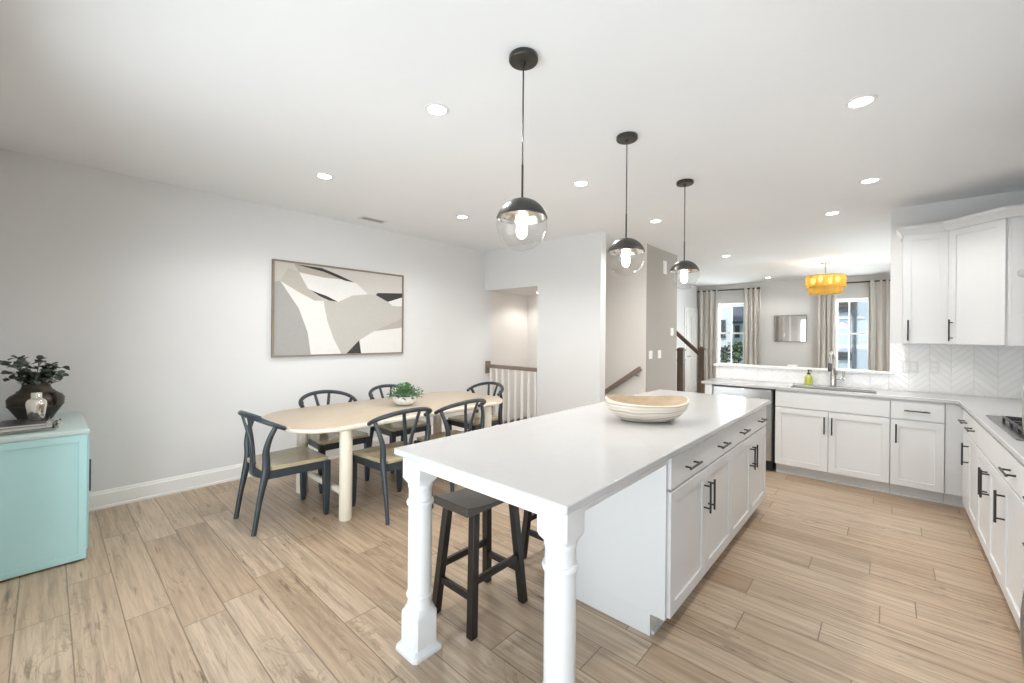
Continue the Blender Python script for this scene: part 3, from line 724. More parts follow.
# pendants over the island
def pendant(x, y, lab):
    t = thing('pendant_light', lab, 'pendant lamp', (x, y, CH), 'globe pendants over the island')
    m = MB(); m.lathe([(.066, CH-.0005), (.068, CH-.004), (.068, CH-.022), (.064, CH-.027), (.012, CH-.029), (.008, CH-.045), (.0, CH-.046)], (x, y, 0), 36); m.build('canopy', M_DOMEB, t)
    m = MB(); m.tube([(x, y, CH-.04), (x, y, 2.225)], .0036, 8); m.build('cord', M_DOMEB, t)
    m = MB(); m.tube([(x, y, 2.235), (x, y, 2.07)], .0052, 10); m.build('stem', M_DOMEB, t)
    zc, r = 1.952, .122
    m = MB(); a0 = math.radians(16)
    pr = [(r*1.02*math.cos(a), r*1.02*math.sin(a)+zc) for a in [a0+(PI/2-a0)*k/12 for k in range(13)]]
    pi_ = [(r*.985*math.cos(a), r*.985*math.sin(a)+zc) for a in [PI/2-(PI/2-a0)*k/12 for k in range(13)]]
    pr[-1] = (.0006, pr[-1][1]); pi_[0] = (.0005, pi_[0][1])
    m.lathe(pr, (x, y, 0), 40, cap=False); n0 = len(m.b.faces); m.mi = 1; m.lathe(pi_, (x, y, 0), 40, cap=False); m.mi = 0
    m.loft([[(x+q*math.cos(2*PI*k/40), y+q*math.sin(2*PI*k/40), zc+r*math.sin(a0)) for k in range(40)] for q in (r*.98*math.cos(a0), r*1.02*math.cos(a0))], cap=False)
    m.build('dome_cap', [M_DOMEB, M_SILVER], t)
    m = MB(); pr = [(r*.975*math.cos(a), r*.975*math.sin(a)+zc) for a in [-PI/2*.995+(PI/2*.995+a0+.05)*k/20 for k in range(21)]]
    m.lathe(pr, (x, y, 0), 40, cap=False); m.build('globe', M_GLOBE, t)
    m = MB(); m.lathe([(.022, zc+.095), (.022, zc+.045), (.018, zc+.040), (.0, zc+.040)], (x, y, 0), 16); m.build('socket', M_NICKEL, t)
    m = MB(); m.lathe([(.011, zc+.042), (.014, zc+.03), (.024, zc-.008), (.026, zc-.03), (.020, zc-.052), (.008, zc-.062), (.0, zc-.063)], (x, y, 0), 20); m.build('bulb', M_BULB, t)
    ld = bpy.data.lights.new('pendant_lamp', 'POINT'); ld.energy = 4; ld.color = (1, .90, .78); ld.shadow_soft_size = .03
    lo = bpy.data.objects.new('pendant_lamp', ld); COL.objects.link(lo); lo.location = (x, y, zc-.085)
pendant(-1.283, 1.488, 'clear globe pendant with black dome, nearest the turned legs')
pendant(-1.283, 2.531, 'clear globe pendant with black dome, middle one above the island')
pendant(-1.287, 3.588, 'clear globe pendant with black dome, nearest the living room')

# amber chandelier
cx, cy = -.826, 8.98
t = thing('drum_chandelier', 'two tier amber shell drum chandelier beyond the pass-through', 'chandelier', (cx, cy, CH))
m = MB(); m.lathe([(.075, CH-.0005), (.075, CH-.018), (.068, CH-.026), (.0, CH-.027)], (cx, cy, 0), 28); m.build('canopy', M_NICKEL, t)
m = MB(); m.tube([(cx, cy, CH-.02), (cx, cy, 2.40)], .009, 8); m.build('rod', M_NICKEL, t)
def drum(r, z0, z1):
    m = MB(); n = 66; rings = []
    for z in (z0, (z0+z1)/2, z1): rings.append([(cx+(r+(.006 if k % 2 else 0))*math.cos(2*PI*k/n), cy+(r+(.006 if k % 2 else 0))*math.sin(2*PI*k/n), z) for k in range(n)])
    m.loft(rings, cap=False); return m
drum(.278, 2.305, 2.505).build('upper_tier', M_CAPIZ, t)
drum(.232, 2.195, 2.318).build('lower_tier', M_CAPIZ, t)
m = MB()
for r, z in ((.275, 2.50), (.229, 2.31)):
    ring = [(cx+r*math.cos(2*PI*k/40), cy+r*math.sin(2*PI*k/40), z) for k in range(41)]
    m.tube(ring, .005, 6)
for k in range(4):
    a = PI/4+k*PI/2; m.tube([(cx, cy, 2.50), (cx+0.273*math.cos(a), cy+.273*math.sin(a), 2.50)], .004, 6); m.tube([(cx, cy, 2.40), (cx+.18*math.cos(a+.5), cy+.18*math.sin(a+.5), 2.40)], .005, 6)
m.build('frame', M_NICKEL, t)
for k in range(4):
    a = PI/4+k*PI/2+.5
    m = MB(); m.lathe([(.012, 2.39), (.028, 2.42), (.030, 2.44), (.02, 2.465), (.0, 2.475)], (cx+.18*math.cos(a), cy+.18*math.sin(a), 0), 14); m.build('bulb', M_BULB2, t)
ld = bpy.data.lights.new('chandelier_lamp', 'POINT'); ld.energy = 8; ld.color = (1, .87, .68); ld.shadow_soft_size = .12
lo = bpy.data.objects.new('chandelier_lamp', ld); COL.objects.link(lo); lo.location = (cx, cy, 2.56)

# ------------------------------------------------------------------ living room things
def curtain(x0, x1, lab):
    t = thing('window_curtain', lab, 'curtain', ((x0+x1)/2, YF-.11, .02), 'oatmeal curtain panels')
    m = MB(); n = 64; ph = R.random()*6
    def row(z, spread):
        out = []
        c = (x0+x1)/2
        for k in range(n+1):
            q = k/n; a = ph + q*2*PI*3.6
            out.append((c+(x0-c+(x1-x0)*q)*spread + .010*math.sin(a*.5+z), YF-.11+.038*math.sin(a)+.012*math.sin(a*2.3+z*1.5), z))
        return out
    rows = [row(z, s) for z, s in ((.02, 1.03), (.6, 1.0), (1.3, .97), (2.0, .96), (2.5, .99), (2.62, 1.0))]
    vs = [[m.b.verts.new(p) for p in r] for r in rows]
    for a, b in zip(vs, vs[1:]):
        for k in range(n): m.face([a[k], a[k+1], b[k+1], b[k]])
    o = m.build('cloth', M_CURT, t, ang=180)
    q = o.modifiers.new('thick', 'SOLIDIFY'); q.thickness = .004
    return t
curtain(-3.66, -3.21, 'grey beige curtain at the living room door side of its window')
curtain(-2.64, -2.26, 'grey beige curtain between the far window and the mirror')
curtain(-1.16, -.85, 'grey beige curtain hanging behind the chandelier and faucet')
curtain(-.335, .08, 'grey beige curtain hanging beside the kitchen wall edge')
for x0, x1, lab in ((-3.68, -2.30, 'black curtain rod over the window nearer the newel post'), (-1.18, .10, 'black curtain rod over the window behind the faucet')):
    t = thing('curtain_rod', lab, 'curtain rod', ((x0+x1)/2, YF-.11, 2.60))
    m = MB(); m.tube([(x0, YF-.11, 2.60), (x1, YF-.11, 2.60)], .014, 10); m.build('rod', M_BLACK, t)
    for x in (x0, x1):
        m = MB(); m.lathe([(.0, -.03), (.022, -.018), (.026, 0), (.022, .018), (.0, .03)], (x, YF-.11, 2.60), 12); m.build('finial', M_BLACK, t)
    for x in (x0+.06, x1-.06):
        m = MB(); m.tube([(x, YF-.11, 2.60), (x, YF-.0005, 2.60)], .008, 8); m.build('bracket', M_BLACK, t)
t = thing('wall_mirror', 'rectangular mirror with thin dark frame between the far windows', 'mirror', (-1.69, YF, 1.64))
m = MB(); m.cells((0, YF-.03, 0), (1, 0, 0), (0, 0, 1), (0, .0295, 0), [-2.005, -1.987, -1.393, -1.375], [1.33, 1.348, 1.932, 1.95], {(1, 1)}); m.build('frame', M_GFRAME, t, .002)
m = MB(); m.box(-1.987, -1.393, YF-.012, YF-.001, 1.348, 1.932); m.build('glass', M_MIRROR, t)
m = MB(); m.prism([(-.875, YK+.03), (-.785, YK+.03), (-.785, YK+.11), (-.875, YK+.11)], 1.0955, 1.125)
tag(m.build('white_box', M_PLATE, None, .004, loc=(-.83, YK+.07, 1.0955)), 'small flat white box lying on the pass-through ledge', 'box')
# ------------------------------------------------------------------ dining table
TX, TY, TA, TB, TZ = -3.555, 2.305, .515, 1.10, .74
t = thing('dining_table', 'long bleached oak dining table with rounded ends and cream legs', 'table', (TX, TY, 0))
def table_outline(a, b, r=.29, n=14):
    out = []
    for cx_, cy_, a0 in ((a-r, b-r, 0), (-(a-r), b-r, PI/2), (-(a-r), -(b-r), PI), (a-r, -(b-r), 1.5*PI)):
        for k in range(n+1):
            q = a0+PI/2*k/n; x, y = cx_+r*math.cos(q), cy_+r*math.sin(q)
            out.append((x + .022*math.copysign(1, x)*(1-(y/b)**2), y + .020*math.copysign(1, y)*(1-(x/a)**2)))
    return [(TX+x, TY+y) for x, y in out]
m = MB()
m.loft([[(x, y, z) for x, y in table_outline(TA-k, TB-k)] for k, z in ((.018, TZ-.040), (.004, TZ-.034), (0, TZ-.022), (.002, TZ-.007), (.010, TZ))])
m.b.normal_update()
for f in m.b.faces: f.material_index = 1 if abs(f.normal.z) < .8 else 0
m.build('tabletop', [M_TABLE, M_TLEG], t, ang=50)
LXa, LXb, LYa, LYb = -3.945, -3.118, 1.556, 3.085
for x in (LXa, LXb):
    for y in (LYa, LYb):
        m = MB(); m.lathe([(.044, 0), (.048, .006), (.048, TZ-.042), (.044, TZ-.0405)], (x, y, 0), 28); m.build('leg', M_TLEG, t)
for y in (LYa, LYb):
    m = MB(); m.tube([(LXa+.05, y, .20), (LXb-.05, y, .20)], .027, 14); m.build('stretcher', M_TLEG, t)
m = MB(); m.box(LXa+.10, LXb-.10, LYa+.02, LYa+.05, TZ-.09, TZ-.041); m.box(LXa+.10, LXb-.10, LYb-.05, LYb-.02, TZ-.09, TZ-.041); m.build('apron', M_TLEG, t)

# planter on the table
px, py = -3.54, 2.365
t = thing('potted_plant', 'leafy green plant in a low white bowl on the dining table', 'plant', (px, py, TZ))
m = MB(); m.lathe([(.045, TZ+.0005), (.075, TZ+.008), (.108, TZ+.040), (.115, TZ+.070), (.110, TZ+.088), (.104, TZ+.088), (.106, TZ+.070), (.0, TZ+.060)], (px, py, 0), 32); m.build('bowl', M_CERAM, t)
def leaf(m, p, d, L, W, droop=.25):
    p, d = V(p), V(d).normalized()
    sd = d.cross(V((0, 0, 1)))
    if sd.length < .05: sd = V((1, 0, 0))
    sd.normalize(); up = sd.cross(d)
    a = R.uniform(-.6, .6); sd = sd*math.cos(a)+up*math.sin(a); up = sd.cross(d)
    pts = []
    vs = [m.b.verts.new(p)]
    L3 = [(.25, .75, .02), (.55, 1.0, -.02), (.85, .6, -.10)]
    prev = None; rows = []
    for f, w_, dz in L3:
        c = p + d*L*f + V((0, 0, -1))*droop*L*f*f
        rows.append((m.b.verts.new(c - sd*W/2*w_ + up*W*.15), m.b.verts.new(c), m.b.verts.new(c + sd*W/2*w_ + up*W*.15)))
    tip = m.b.verts.new(p + d*L + V((0, 0, -1))*droop*L)
    r0 = rows[0]; m.face([vs[0], r0[0], r0[1]]); m.face([vs[0], r0[1], r0[2]])
    for a_, b_ in zip(rows, rows[1:]):
        m.face([a_[0], b_[0], b_[1], a_[1]]); m.face([a_[1], b_[1], b_[2], a_[2]])
    r2 = rows[-1]; m.face([r2[0], tip, r2[1]]); m.face([r2[1], tip, r2[2]])
m = MB()
for k in range(620):
    a = R.uniform(0, 2*PI); el = R.uniform(-.15, 1.45); rad = R.uniform(.35, 1.0)
    p = V((px+.165*rad*math.cos(a)*math.cos(el), py+.165*rad*math.sin(a)*math.cos(el), TZ+.085+.115*rad*math.sin(max(el, -.1))))
    d = V((math.cos(a)*math.cos(el), math.sin(a)*math.cos(el), math.sin(el)+.25)) + V((R.uniform(-.6, .6), R.uniform(-.6, .6), R.uniform(-.3, .4)))
    m.mi = 1 if R.random() < .3 else 0
    leaf(m, p, d, R.uniform(.028, .045), R.uniform(.016, .024))
m.build('foliage', [M_FERN, M_FERNP], t, ang=180)
m = MB()
for k in range(26):
    a = R.uniform(0, 2*PI); r = R.uniform(.02, .11)
    m.tube([(px+r*.3*math.cos(a), py+r*.3*math.sin(a), TZ+.06), (px+r*math.cos(a), py+r*math.sin(a), TZ+.11+R.uniform(0, .05))], .002, 5)
m.build('stems', M_FERN, t)

# ------------------------------------------------------------------ dining chairs (local: sitter faces +y)
def make_chair(label):
    t = thing('dining_chair', label, 'chair', (0, 0, 0), 'bow back chairs around the dining table')
    # solid dished seat
    m = MB(); n = 13; top, bot = [], []
    for j in range(n):
        v = j/(n-1); y = -.205+.465*v
        hw = .198+.040*v
        if v < .12: hw -= .035*(1-v/.12)**2
        if v > .9: hw -= .014*((v-.9)/.1)**2
        rt, rb = [], []
        for i in range(n):
            q = -1+2*i/(n-1)
            z = .463 - .013*math.exp(-((v-.40)/.30)**2)*(1-abs(q)**2.5) - (.006 if v > .95 else 0)
            rt.append(m.b.verts.new((q*hw, y, z))); rb.append(m.b.verts.new((q*hw*.985, y*.99, .432)))
        top.append(rt); bot.append(rb)
    for j in range(n-1):
        for i in range(n-1):
            m.face([top[j][i], top[j][i+1], top[j+1][i+1], top[j+1][i]]); m.face([bot[j][i], bot[j+1][i], bot[j+1][i+1], bot[j][i+1]])
        m.face([top[j][0], top[j+1][0], bot[j+1][0], bot[j][0]]); m.face([top[j][-1], bot[j][-1], bot[j+1][-1], top[j+1][-1]])
    for i in range(n-1):
        m.face([top[0][i], bot[0][i], bot[0][i+1], top[0][i+1]]); m.face([top[-1][i], top[-1][i+1], bot[-1][i+1], bot[-1][i]])
    m.build('seat', M_SEATW, t, .005)
    # apron below the seat: bowed at the back
    m = MB()
    path = [(-.214, .225), (-.200, .02), (-.186, -.165)] + [(-.186+.372*k/8, -.165-.045*math.sin(PI*k/8)) for k in range(1, 8)] + [(.186, -.165), (.200, .02), (.214, .225)]
    rings = []
    pv = [V((x, y, 0)) for x, y in path]
    for i, p in enumerate(pv):
        tg = (pv[min(i+1, len(pv)-1)]-pv[max(i-1, 0)]).normalized(); nr = V((tg.y, -tg.x, 0))
        rings.append([p+nr*.011+Z*.372, p-nr*.011+Z*.372, p-nr*.011+Z*.4325, p+nr*.011+Z*.4325])
    m.loft(rings)
    m.box(-.205, .205, .223, .245, .372, .4325)
    m.build('seat_apron', M_SLATE, t, .002)
    for s in (-1, 1):
        m = MB(); m.loft([[(s*.222+a*h*1.0, .243+b*h, z) for a, b in ((-1, -1), (1, -1), (1, 1), (-1, 1))] for z, h in ((0, .014), (.05, .018), (.26, .0245), (.432, .0245))])
        m.build('leg', M_SLATE, t, .003)
        pts = spline([(s*.205, -.262, 0), (s*.204, -.228, .22), (s*.204, -.190, .42), (s*.203, -.184, .50), (s*.210, -.188, .585), (s*.232, -.170, .68), (s*.250, -.130, .776)], 5)
        rr = []
        for i in range(len(pts)):
            z = pts[i].z; rr.append(.018+.010*math.exp(-((z-.46)/.17)**2))
        m = MB(); m.tube(pts, rr, 12, .82, up=(0, 1, 0)); m.build('leg', M_SLATE, t)
    m = MB()
    pts = [(.265*math.sin(a), -.105-.172*math.cos(a), .752+.086*math.cos(a)) for a in [math.radians(-98+196*k/32) for k in range(33)]]
    rr = [.0165+.002*math.cos(math.radians(-98+196*k/32)) for k in range(33)]
    m.tube(pts, rr, 12, 1.15, up=(0, 0, 1)); m.build('top_rail', M_SLATE, t)
    m = MB()
    m.box(-.040, .040, -.222, -.200, .40, .475)
    for s in (-1, 1):
        pts = spline([(s*.019, -.211, .44), (s*.021, -.213, .53), (s*.030, -.222, .62), (s*.052, -.241, .72), (s*.074, -.268, .832)], 6)
        m.tube(pts, [.021-.007*k/(len(pts)-1) for k in range(len(pts))], 12, .62, up=(1, 0, 0))
    m.build('splat', M_SLATE, t)
    return t
proto = make_chair('slate bow back chair at the near end of the dining table, beside the open floor')
proto.location = (-3.535, 1.250, 0)
for x, y, rz, lab in ((-3.063, 1.935, PI/2, 'slate bow back chair behind the nearest island leg'),
                      (-3.065, 2.575, PI/2, 'slate bow back chair at the middle of the table, half hidden by the worktop'),
                      (-4.03, 1.885, -PI/2, 'slate bow back chair on the painting side, nearer the teal cabinet'),
                      (-4.03, 2.61, -PI/2, 'slate bow back chair on the painting side, behind the potted plant'),
                      (-3.635, 3.43, PI, 'slate bow back chair at the far end of the table by the stair railing')):
    c = copy_tree(proto); c.location = (x, y, 0); c.rotation_euler = (0, 0, rz); c['label'] = lab

# ------------------------------------------------------------------ bar stools
def make_stool(label):
    t = thing('bar_stool', label, 'stool', (0, 0, 0), 'saddle stools at the island')
    SZ = .615; m = MB(); nx, ny = 8, 15; T, Bm = [], []
    for j in range(ny):
        v = -1+2*j/(ny-1); rt, rb = [], []
        for i in range(nx):
            q = -1+2*i/(nx-1)
            zt = SZ-.022*(1-v*v)
            rt.append(m.b.verts.new((q*.130, v*.215, zt))); rb.append(m.b.verts.new((q*.130, v*.215, SZ-.044)))
        T.append(rt); Bm.append(rb)
    for j in range(ny-1):
        for i in range(nx-1):
            m.face([T[j][i], T[j][i+1], T[j+1][i+1], T[j+1][i]]); m.face([Bm[j][i], Bm[j+1][i], Bm[j+1][i+1], Bm[j][i+1]])
        m.face([T[j][0], T[j+1][0], Bm[j+1][0], Bm[j][0]]); m.face([T[j][-1], Bm[j][-1], Bm[j+1][-1], T[j+1][-1]])
    for i in range(nx-1):
        m.face([T[0][i], Bm[0][i], Bm[0][i+1], T[0][i+1]]); m.face([T[-1][i], T[-1][i+1], Bm[-1][i+1], Bm[-1][i]])
    m.build('seat', [M_STOOLW], t, .004)
    leg = {}
    for sx in (-1, 1):
        for sy in (-1, 1):
            a, b = V((sx*.138, sy*.186, 0)), V((sx*.098, sy*.140, SZ-.043)); leg[sx, sy] = (a, b)
            m = MB(); m.loft([[p+V((q*.0195, w_*.0195, 0)) for q, w_ in ((-1, -1), (1, -1), (1, 1), (-1, 1))] for p in (a, b)])
            m.build('leg', M_ESP, t, .002)
    def at(k, z): a, b = leg[k]; return a+(b-a)*(z/b.z)
    for k0, k1, z in (((-1, -1), (1, -1), .175), ((-1, 1), (1, 1), .175), ((-1, -1), (-1, 1), .245), ((1, -1), (1, 1), .245)):
        p, q = at(k0, z), at(k1, z); d = (q-p).normalized()*.017
        m = MB(); m.bar(p+d, q-d, .010, .017, side=V((0, 0, 1)).cross(d)); m.build('stretcher', M_ESP, t, .002)
    return t
st = make_stool('dark brown saddle stool tucked between the two turned island legs')
st.location = (-1.600, 1.545, 0)
c = copy_tree(st); c.location = (-1.61, 2.25, 0); c['label'] = 'dark brown saddle stool farther along the island, partly hidden by the turned leg'

# ------------------------------------------------------------------ wooden bowl on the island
bx, by = -1.113, 2.486; rot = .733
m = MB(); n = 64; L2, W2, z0 = .254, .170, .9175
def oval(f, z, wav=0.0, w=1.0):
    out = []
    for k in range(n):
        a = 2*PI*k/n; x, y = L2*f*math.cos(a), W2*f*w*math.sin(a)
        out.append((bx+x*math.cos(rot)-y*math.sin(rot), by+x*math.sin(rot)+y*math.cos(rot), z0+(z-z0)*1.22+wav*(math.cos(2*a)*.7+.65*math.sin(a)+.25*math.sin(3*a+.6))))
    return out
m.loft([oval(.40, z0), oval(.60, z0+.006), oval(.80, z0+.030), oval(.94, z0+.062, .005), oval(1.0, z0+.095, .012), oval(1.0, z0+.105, .014), oval(.965, z0+.107, .014)], cap=False)
m.poly(list(reversed(oval(.40, z0))))
m.mi = 1
m.loft([oval(.965, z0+.107, .014), oval(.93, z0+.095, .012), oval(.84, z0+.058, .005), oval(.66, z0+.032), oval(.35, z0+.022), oval(.02, z0+.020)], cap=False)
bmesh.ops.remove_doubles(m.b, verts=m.b.verts, dist=.0003)
tag(m.build('wooden_bowl', [M_BOWL, M_BOWLIN], None, 0, loc=(bx, by, z0), ang=70), 'oval whitewashed wooden bowl on the island worktop', 'bowl')

# ------------------------------------------------------------------ painting
t = thing('framed_painting', 'large framed abstract painting in greys, whites and charcoal', 'painting', (XL, 2.33, 1.69))
y0, y1, zz0, zz1 = 1.548, 3.108, 1.184, 2.198
m = MB(); m.cells((XL+.001, 0, 0), (0, 1, 0), (0, 0, 1), (.040, 0, 0), [y0, y0+.018, y1-.018, y1], [zz0, zz0+.018, zz1-.018, zz1], {(1, 1)}); m.build('frame', M_FRAME, t, .002)
AC = dict(b=(.52, .485, .435), g=(.36, .35, .335), w=(.71, .70, .68), t=(.42, .375, .335), k=(.04, .038, .037), r=(.47, .45, .415), l=(.56, .53, .50), c=(.45, .42, .375))
am = [paint('canvas_'+n_, c_, .8, .05, 30, bump=.1) for n_, c_ in zip(('beige', 'grey', 'white', 'taupe', 'charcoal', 'stone', 'pale_rose', 'sand'), AC.values())]
ai = {k: i for i, k in enumerate(AC)}
# outline points in a flat 660 x 425 sheet, origin lower edge
def P(px_, py_):
    s_ = (px_-80)/(740-80); top = 105+80*s_; bot = 603-11*s_
    f = (bot-py_)/(bot-top)
    # perspective-correct the horizontal fraction
    w0, w1 = 498., 407.; sp = s_*w1/(s_*w1+(1-s_)*w0)
    return (y0+.018+(y1-y0-.036)*sp, zz0+.018+(zz1-zz0-.036)*max(0, min(1, f)))
shapes = [('b', [(80, 105), (740, 185), (740, 592), (80, 603)]),
 ('g', [(80, 215), (110, 210), (205, 355), (250, 480), (268, 600), (80, 603)]),
 ('l', [(330, 140), (740, 185), (740, 275), (600, 282), (560, 280), (487, 215)]),
 ('t', [(180, 122), (340, 155), (430, 200), (330, 195), (205, 165)]),
 ('c', [(205, 165), (262, 257), (330, 318), (285, 315), (110, 210), (150, 140)]),
 ('w', [(205, 165), (330, 192), (440, 203), (500, 222), (560, 280), (480, 287), (405, 322), (320, 290), (250, 250)]),
 ('w', [(110, 210), (200, 268), (285, 315), (330, 315), (350, 420), (385, 520), (425, 597), (268, 600), (250, 480), (205, 355)]),
 ('r', [(330, 315), (405, 322), (480, 290), (560, 280), (620, 290), (690, 343), (740, 345), (740, 412), (600, 475), (520, 525), (450, 597), (425, 597), (385, 520), (350, 420)]),
 ('w', [(665, 320), (740, 296), (740, 345), (690, 343)]),
 ('t', [(600, 475), (740, 412), (740, 462), (650, 470)]),
 ('w', [(520, 525), (590, 480), (740, 460), (740, 592), (525, 596)]),
 ('k', [(182, 122), (320, 142), (400, 175), (487, 217), (440, 208), (330, 161), (250, 140)]),
 ('k', [(262, 257), (300, 273), (345, 289), (405, 321), (360, 314), (310, 291)]),
 ('k', [(600, 284), (610, 273), (740, 275), (740, 297), (665, 321)]),
 ('k', [(450, 597), (515, 527), (527, 596)])]
m = MB(); m.mi = 0; m.box(XL+.004, XL+.026, y0+.017, y1-.017, zz0+.017, zz1-.017)
for i, (k, pts) in enumerate(shapes):
    m.mi = ai[k]; x = XL+.0262+.00035*i
    m.poly([(x, *P(*p)) for p in pts])
m.build('canvas', am, t)

# ------------------------------------------------------------------ teal cabinet and what stands on it
KX0, KX1, KY0, KY1, KZ = -4.60, -3.740, YB+.018, .188, .823
t = thing('teal_cabinet', 'pale aqua painted cabinet against the wall with the painting', 'cabinet', ((KX0+KX1)/2, (KY0+KY1)/2, 0))
m = MB(); m.box(KX0+.01, KX1-.008, KY0, KY1-.012, .012, KZ-.03); m.build('case', M_TEAL, t, .006)
m = MB()
m.loft([[(x, KY0, z), (x2, KY0, z), (x2, y2, z), (x, y2, z)] for x, x2, y2, z in ((KX0, KX1, KY1, KZ-.030), (KX0, KX1, KY1, KZ-.012), (KX0+.004, KX1-.006, KY1-.006, KZ-.003), (KX0+.010, KX1-.016, KY1-.016, KZ))])
m.build('top', M_TEALT, t, .004)
m = MB(); xx = KX1-.0078
m.cells((xx, 0, 0), (0, 1, 0), (0, 0, 1), (.006, 0, 0), [KY0, KY0+.035, KY1-.050, KY1-.012], [.012, .05, KZ-.075, KZ-.031], {(1, 1)}); m.build('side_frame', M_TEAL, t, .002)
for k in range(2):
    q = MB(); a, b = KX0+.03+.41*k, KX0+.425+.41*k; q.box(a, b, KY1-.0118, KY1-.002, .06, KZ-.05); q = q.build('door', M_TEAL, t, .003)
    h = MB(); hx = b-.03 if k == 0 else b-.02
    h.tube([(hx, KY1+.001, .42), (hx, KY1+.001, .62)], .007, 8); h.tube([(hx, KY1-.003, .44), (hx, KY1+.001, .44)], .005, 6); h.tube([(hx, KY1-.003, .60), (hx, KY1+.001, .60)], .005, 6); h.build('handle', M_STEELD, q)
m = MB(); m.box(KX0+.03, KX1-.03, KY0+.02, KY1-.03, 0, .012); m.build('plinth', M_DARK, t)
# urn with eucalyptus
ux, uy = -4.375, -.045
t = thing('bronze_urn', 'squat dark bronze urn holding grey green eucalyptus on the aqua cabinet', 'vase', (ux, uy, KZ))
m = MB(); z = KZ+.0005
prof = [(.095, 0), (.10, .004), (.130, .045), (.160, .086), (.172, .098), (.166, .104), (.170, .110), (.172, .140), (.156, .160), (.120, .180), (.092, .205), (.084, .228), (.090, .246), (.082, .248), (.074, .225), (.0, .20)]
m.lathe([(r*.79, z+h*1.05) for r, h in prof], (ux, uy, 0), 40)
m.build('body', M_BRONZE, t)
for a in (.7, .7+PI):
    c_ = V((ux+.122*math.cos(a), uy+.122*math.sin(a), z+.135)); m = MB(); d = V((math.cos(a), math.sin(a), 0))
    m.tube([c_+Z*.045-d*.02, c_+Z*.05+d*.012, c_+Z*.02+d*.028, c_-Z*.02+d*.022, c_-Z*.035+d*.004], .009, 8); m.build('handle', M_BRONZE, t)
m = MB(); ms = MB()
for a, sp, hgt in ((-2.6, .21, .13), (-2.9, .25, .07), (-1.9, .17, .16), (-2.2, .12, .20), (-.9, .10, .17), (.2, .08, .19), (.9, .08, .15), (1.4, .12, .13), (1.1, .13, .08), (.5, .10, .10), (2.2, .09, .14), (2.8, .14, .10), (-1.4, .15, .10), (1.8, .10, .06), (-2.4, .2, .05), (0, .12, .05)):
    dx, dy = math.cos(a)*sp, math.sin(a)*sp
    if uy+dy < YB+.045: dy = YB+.045-uy
    pts = bez((ux, uy, z+.21), (ux+dx*.15, uy+dy*.15, z+.27), (ux+dx*.6, uy+dy*.6, z+.24+hgt), (ux+dx, uy+dy, z+.225+hgt), 8)
    ms.tube(pts, .0022, 5)
    for j, p in enumerate(pts[2:]):
        for s in (-1, 1):
            dd = V((R.uniform(-1, 1), R.uniform(-.6, 1), R.uniform(-.4, .7)))
            m.mi = 0
            if p.y+dd.y*.04 > YB+.02: leaf(m, p, dd, R.uniform(.038, .054), R.uniform(.034, .048), .1)
for k in range(60):
    a = R.uniform(0, 2*PI); r = R.uniform(.02, .10); m.mi = 1 if k % 3 else 0
    leaf(m, (ux+r*math.cos(a), uy+r*math.sin(a), z+.245+R.uniform(0, .035)), (math.cos(a), math.sin(a), R.uniform(-.3, .6)), .028, .022, .1)
m.build('foliage', [M_LEAF, M_LEAFP], t, ang=180); ms.build('stems', M_LEAF, t)
# tray, magazines, shaker
tx, ty = -3.985, -.085
t = thing('metal_tray', 'silvery tray with loop handles under the magazines on the aqua cabinet', 'tray', (tx, ty, KZ))
m = MB(); m.loft([[(tx+a*w_, ty+b*h_, zq) for a, b in ((-1, -1), (1, -1), (1, 1), (-1, 1))] for w_, h_, zq in ((.15, .125, KZ+.0005), (.165, .14, KZ+.016), (.160, .135, KZ+.016), (.146, .121, KZ+.005))]); m.build('dish', M_SILVER, t, .002)
for s in (-1, 1):
    m = MB(); yq = ty+s*.138
    m.tube(spline([(tx-.06, yq, KZ+.014), (tx-.05, yq+s*.012, KZ+.036), (tx+.05, yq+s*.012, KZ+.036), (tx+.06, yq, KZ+.014)], 5), .006, 8); m.build('handle', M_SILVER, t)
def book(lab, c, w, d, h, rz, cov, name='magazine'):
    t = thing(name, lab, 'magazine', c); t.rotation_euler = (0, 0, 0)
    x, y, z_ = c; cr, sr = math.cos(rz), math.sin(rz)
    def rbox(m, x0, x1, y0, y1, a, b):
        m.hexa([(x+p*cr-q*sr, y+p*sr+q*cr, zz) for zz in (a, b) for p, q in ((x0, y0), (x1, y0), (x1, y1), (x0, y1))])
    m = MB(); rbox(m, -w/2, w/2, -d/2, d/2, z_, z_+.002); rbox(m, -w/2, w/2, -d/2, d/2, z_+h-.002, z_+h); rbox(m, -w/2, -w/2+.003, -d/2, d/2, z_+.002, z_+h-.002); m.build('cover', cov, t)
    m = MB(); rbox(m, -w/2+.004, w/2-.003, -d/2+.003, d/2-.003, z_+.002, z_+h-.002); m.build('pages', M_PAPER, t)
book('pale covered magazine lying lowest on the silvery tray', (tx, ty, KZ+.0165), .27, .215, .016, .05, M_COVB)
book('charcoal covered magazine lying on top of the pale one', (tx-.005, ty-.006, KZ+.033), .26, .205, .014, -.08, M_COVA)
t = thing('cocktail_shaker', 'polished silver shaker standing on the charcoal magazine', 'shaker', (tx-.02, ty+.045, KZ+.0475))
z = KZ+.0476; q = (tx-.02, ty+.045, 0)
m = MB(); m.lathe([(.031, z), (.034, z+.004), (.041, z+.06), (.046, z+.10), (.045, z+.118), (.037, z+.132), (.029, z+.137)], q, 32); m.build('body', M_SILVER, t)
m = MB(); m.lathe([(.027, z+.137), (.027, z+.140), (.024, z+.142), (.024, z+.170), (.021, z+.176), (.0, z+.178)], q, 28); m.build('cap', M_SILVER, t)

